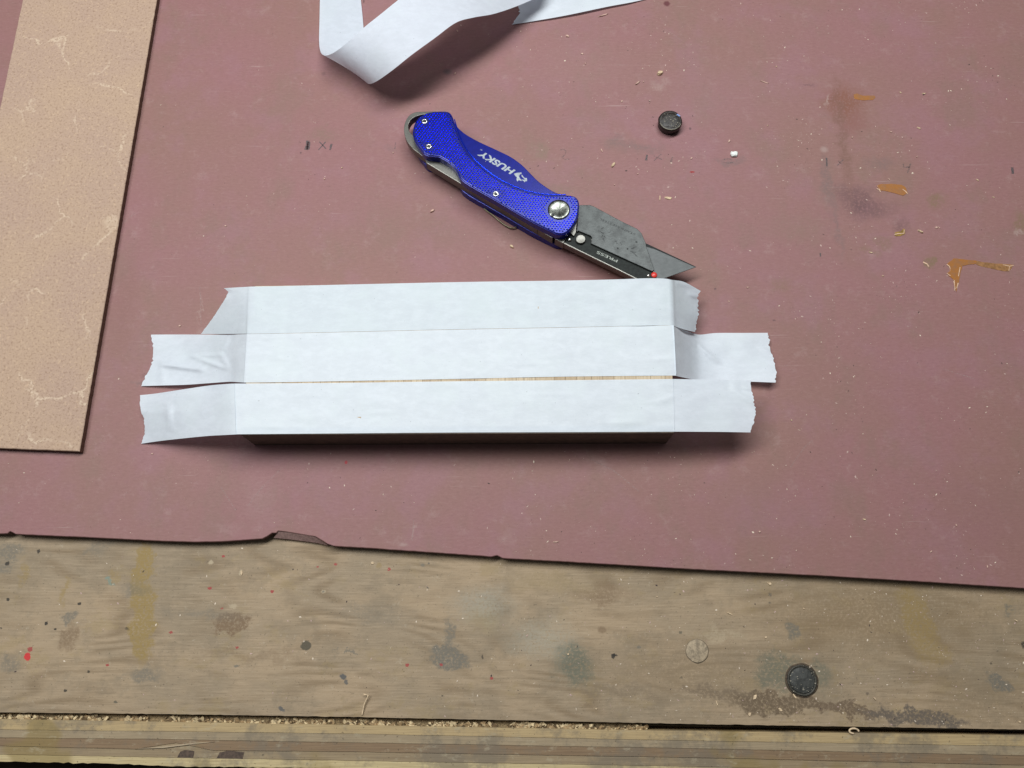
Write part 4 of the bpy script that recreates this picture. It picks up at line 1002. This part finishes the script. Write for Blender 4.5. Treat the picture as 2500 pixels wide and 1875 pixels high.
for (px, py, L, W, r) in ((1421, 132, 9, 5, -10), (1518, 248, 9, 6, 50), (1429, 156, 5, 4, 0), (1780, 345, 10, 6, 70), (1688, 387, 7, 6, 60), (1469, 368, 14, 4, -70), (1571, 200, 5, 3, 40),
                          (2286, 556, 8, 7, 40), (2292, 556, 9, 2.5, -55), (2243, 313, 13, 5, -30), (2175, 323, 8, 4, -10), (2255, 229, 13, 4, 5), (2198, 226, 8, 4, -55), (2170, 438, 9, 2.5, -45), (2238, 383, 7, 3, 40),
                          (2386, 440, 9, 4, -45), (2425, 482, 8, 2.5, -20), (2125, 617, 12, 4, -12), (2155, 674, 6, 3, -40), (1874, 307, 5, 3, 0), (1895, 163, 5, 3, 0), (1117, 76, 8, 4, -60), (1111, 180, 8, 3, 60),
                          (551, 552, 7, 4, -30), (439, 796, 8, 5, 30), (372, 1108, 6, 4, 0), (1357, 1323, 15, 4, 5), (2110, 1268, 10, 4, -10), (1854, 1298, 6, 5, 30), (2272, 1347, 8, 3, 40), (2334, 1282, 6, 3, 80), (2410, 1383, 8, 3, 88),
                          (1825, 702, 8, 3, 0), (1779, 736, 6, 3, -60), (1932, 1026, 5, 4, 0), (1395, 511, 9, 4, 15), (1557, 425, 6, 3, 30), (1500, 452, 4, 4, 0), (960, 373, 5, 4, 60), (792, 437, 7, 4, -50), (835, 410, 5, 4, 0), (2080, 336, 5, 4, 20)):
    chip('wood_chip', px, py, L, W, r, M_wood2 if (px + py) % 3 else M_wood, 'tiny pale wood chip on the red sheet ' + where(px, py, MARKS), 'tiny wood chips on the red sheet', h=.5, nside=5)
MARKS2 = [((1958, 1661), 'near the sunk bolt head'), ((1702, 1589), 'near the round wood plug'), ((1880, 1440), 'just below the edge of the red sheet'), ((750, 1385), 'below the chipped edge of the red sheet'), ((1455, 1740), 'beside the sawdust slot'), ((2450, 1540), 'beside the yellow glue smear'), ((1400, 1620), 'on the dark grey stain')]; G2 = 'tiny wood chips on the bench wood'
for (px, py, L, W, r) in ((1879, 1425, 12, 8, -30), (1940, 1700, 14, 5, -60), (1905, 1733, 12, 7, -40), (1750, 1717, 14, 4, -75), (1843, 1702, 14, 8, 60), (2136, 1706, 9, 4, -40), (2488, 1762, 6, 5, 0), (1962, 1486, 6, 3, -50), (1782, 1498, 16, 4, -25),
                          (2480, 1515, 10, 4, -30), (910, 1375, 9, 8, 0), (590, 1398, 7, 13, 0), (1455, 1730, 6, 4, 0), (1604, 1457, 4, 3, 0), (1830, 1744, 10, 8, 30), (1387, 1597, 6, 5, 0), (1870, 1556, 8, 5, 20)):
    chip('wood_chip', px, py, L, W, r, M_wood, 'tiny pale wood chip on the bench wood ' + where(px, py, MARKS2), G2, z=BZ, h=.5, nside=5)
# bent splinter sticking out of the slot
v0 = [P(884, 1745, BZ + .5), P(889, 1720, BZ + 1.4), P(899, 1697, BZ + 2.0), P(888, 1695, BZ + 1.6)]
o = tube('wood_splinter', v0, .32, M_wood, None)
for v in o.data.vertices: v.co -= v0[0] * S
o.location = v0[0] * S
tag(o, 'bent pale splinter standing out of the sawdust-filled slot', 'wood splinter')
# curled shaving caught in the slot
sh = []
cc = P(2082, 1785, BZ - .3)
for k in range(12):
    a_ = k * .42; sh.append(Vector((cc.x + (2.4 - k * .08) * math.cos(a_), cc.y + (1.3 - .04 * k) * math.sin(a_), BZ + .2 + k * .05)))
o = tube('wood_shaving', sh, .42, M_wood, None)
for v in o.data.vertices: v.co -= cc * S
o.location = cc * S
tag(o, 'curled wood shaving caught in the empty end of the slot', 'wood shaving')

# ------------------------------------------------------------------ fine sawdust nobody could count
def dust(name, n, region, z, label, mats, dens, smax):
    vs, fs, fm = [], [], []
    r = random.Random(len(name) + n)
    cnt = 0
    while cnt < n:
        px = r.uniform(-80, 2580); py = r.uniform(*region)
        if not dens(px, py, r): continue
        p = P(px, py, z); L = min(smax, .10 + r.expovariate(6.5)); W = L * r.uniform(.2, .6); a = r.uniform(0, math.pi)
        ca, sa = math.cos(a), math.sin(a); h = r.uniform(.03, .2)
        k = len(vs)
        for (u, v_, zz) in ((-1, 0, .01), (0, -1, .02), (1, 0, .01), (0, 1, .02), (0, 0, h)):
            vs.append((p.x + u * L * ca - v_ * W * sa, p.y + u * L * sa + v_ * W * ca, z + zz))
        fs += [(k, k + 1, k + 4), (k + 1, k + 2, k + 4), (k + 2, k + 3, k + 4), (k + 3, k, k + 4)]
        fm += [r.choice((0, 0, 0, 1, 1, 2))] * 4
        cnt += 1
    o = make(name, vs, fs, mats[0], None, (0, 0, z), mats=mats[1:], fmat=fm)
    return tag(o, label, 'sawdust', kind='stuff')
M_d1 = simple('dust_pink', (0.50, 0.35, 0.31), .8); M_d2 = simple('dust_pale', (0.70, 0.58, 0.46), .8); M_d3 = simple('dust_dark', (0.07, 0.045, 0.04), .8)
fl_x = [p[0] for p in front]; fl_y = [p[1] for p in front]
def front_y(px):
    for i in range(len(fl_x) - 1):
        if fl_x[i] <= px <= fl_x[i + 1]: return fl_y[i] + (fl_y[i + 1] - fl_y[i]) * (px - fl_x[i]) / (fl_x[i + 1] - fl_x[i])
    return fl_y[0] if px < fl_x[0] else fl_y[-1]
def d_sheet(px, py, r):
    if py > front_y(px) - 6: return False
    if px < 420 - py * .171 and py < 1110: return False
    if 340 < px < 1900 and 675 < py < 1100: return False
    d = .16 + .30 * (px > 1250) + .45 * math.exp(-((px - 1560) / 190) ** 2 - ((py - 300) / 170) ** 2) + .2 * (px > 1800 and py < 800)
    d *= max(0, .35 + 1.3 * noise.noise(Vector((px * .007, py * .007, 3))))
    return r.random() < d
dust('sawdust', 2800, (-60, 1440), 0.0, 'fine pale sawdust sprinkled over the red sheet', [M_d1, M_d2, M_d3], d_sheet, .75)
def d_bench(px, py, r):
    if py < front_y(px) + 12 or py > 1736 + px * .0168: return False
    return r.random() < .12 + .45 * max(0, (px - 1000) / 1500) + .4 * math.exp(-((px - 1900) / 250) ** 2 - ((py - 1700) / 60) ** 2)
dust('sawdust', 1500, (1300, 1790), BZ, 'fine pale sawdust sprinkled over the bare bench wood', [M_d2, M_d1, M_d3], d_bench, .7)

scene.render.resolution_x = 1024
scene.render.resolution_y = 768
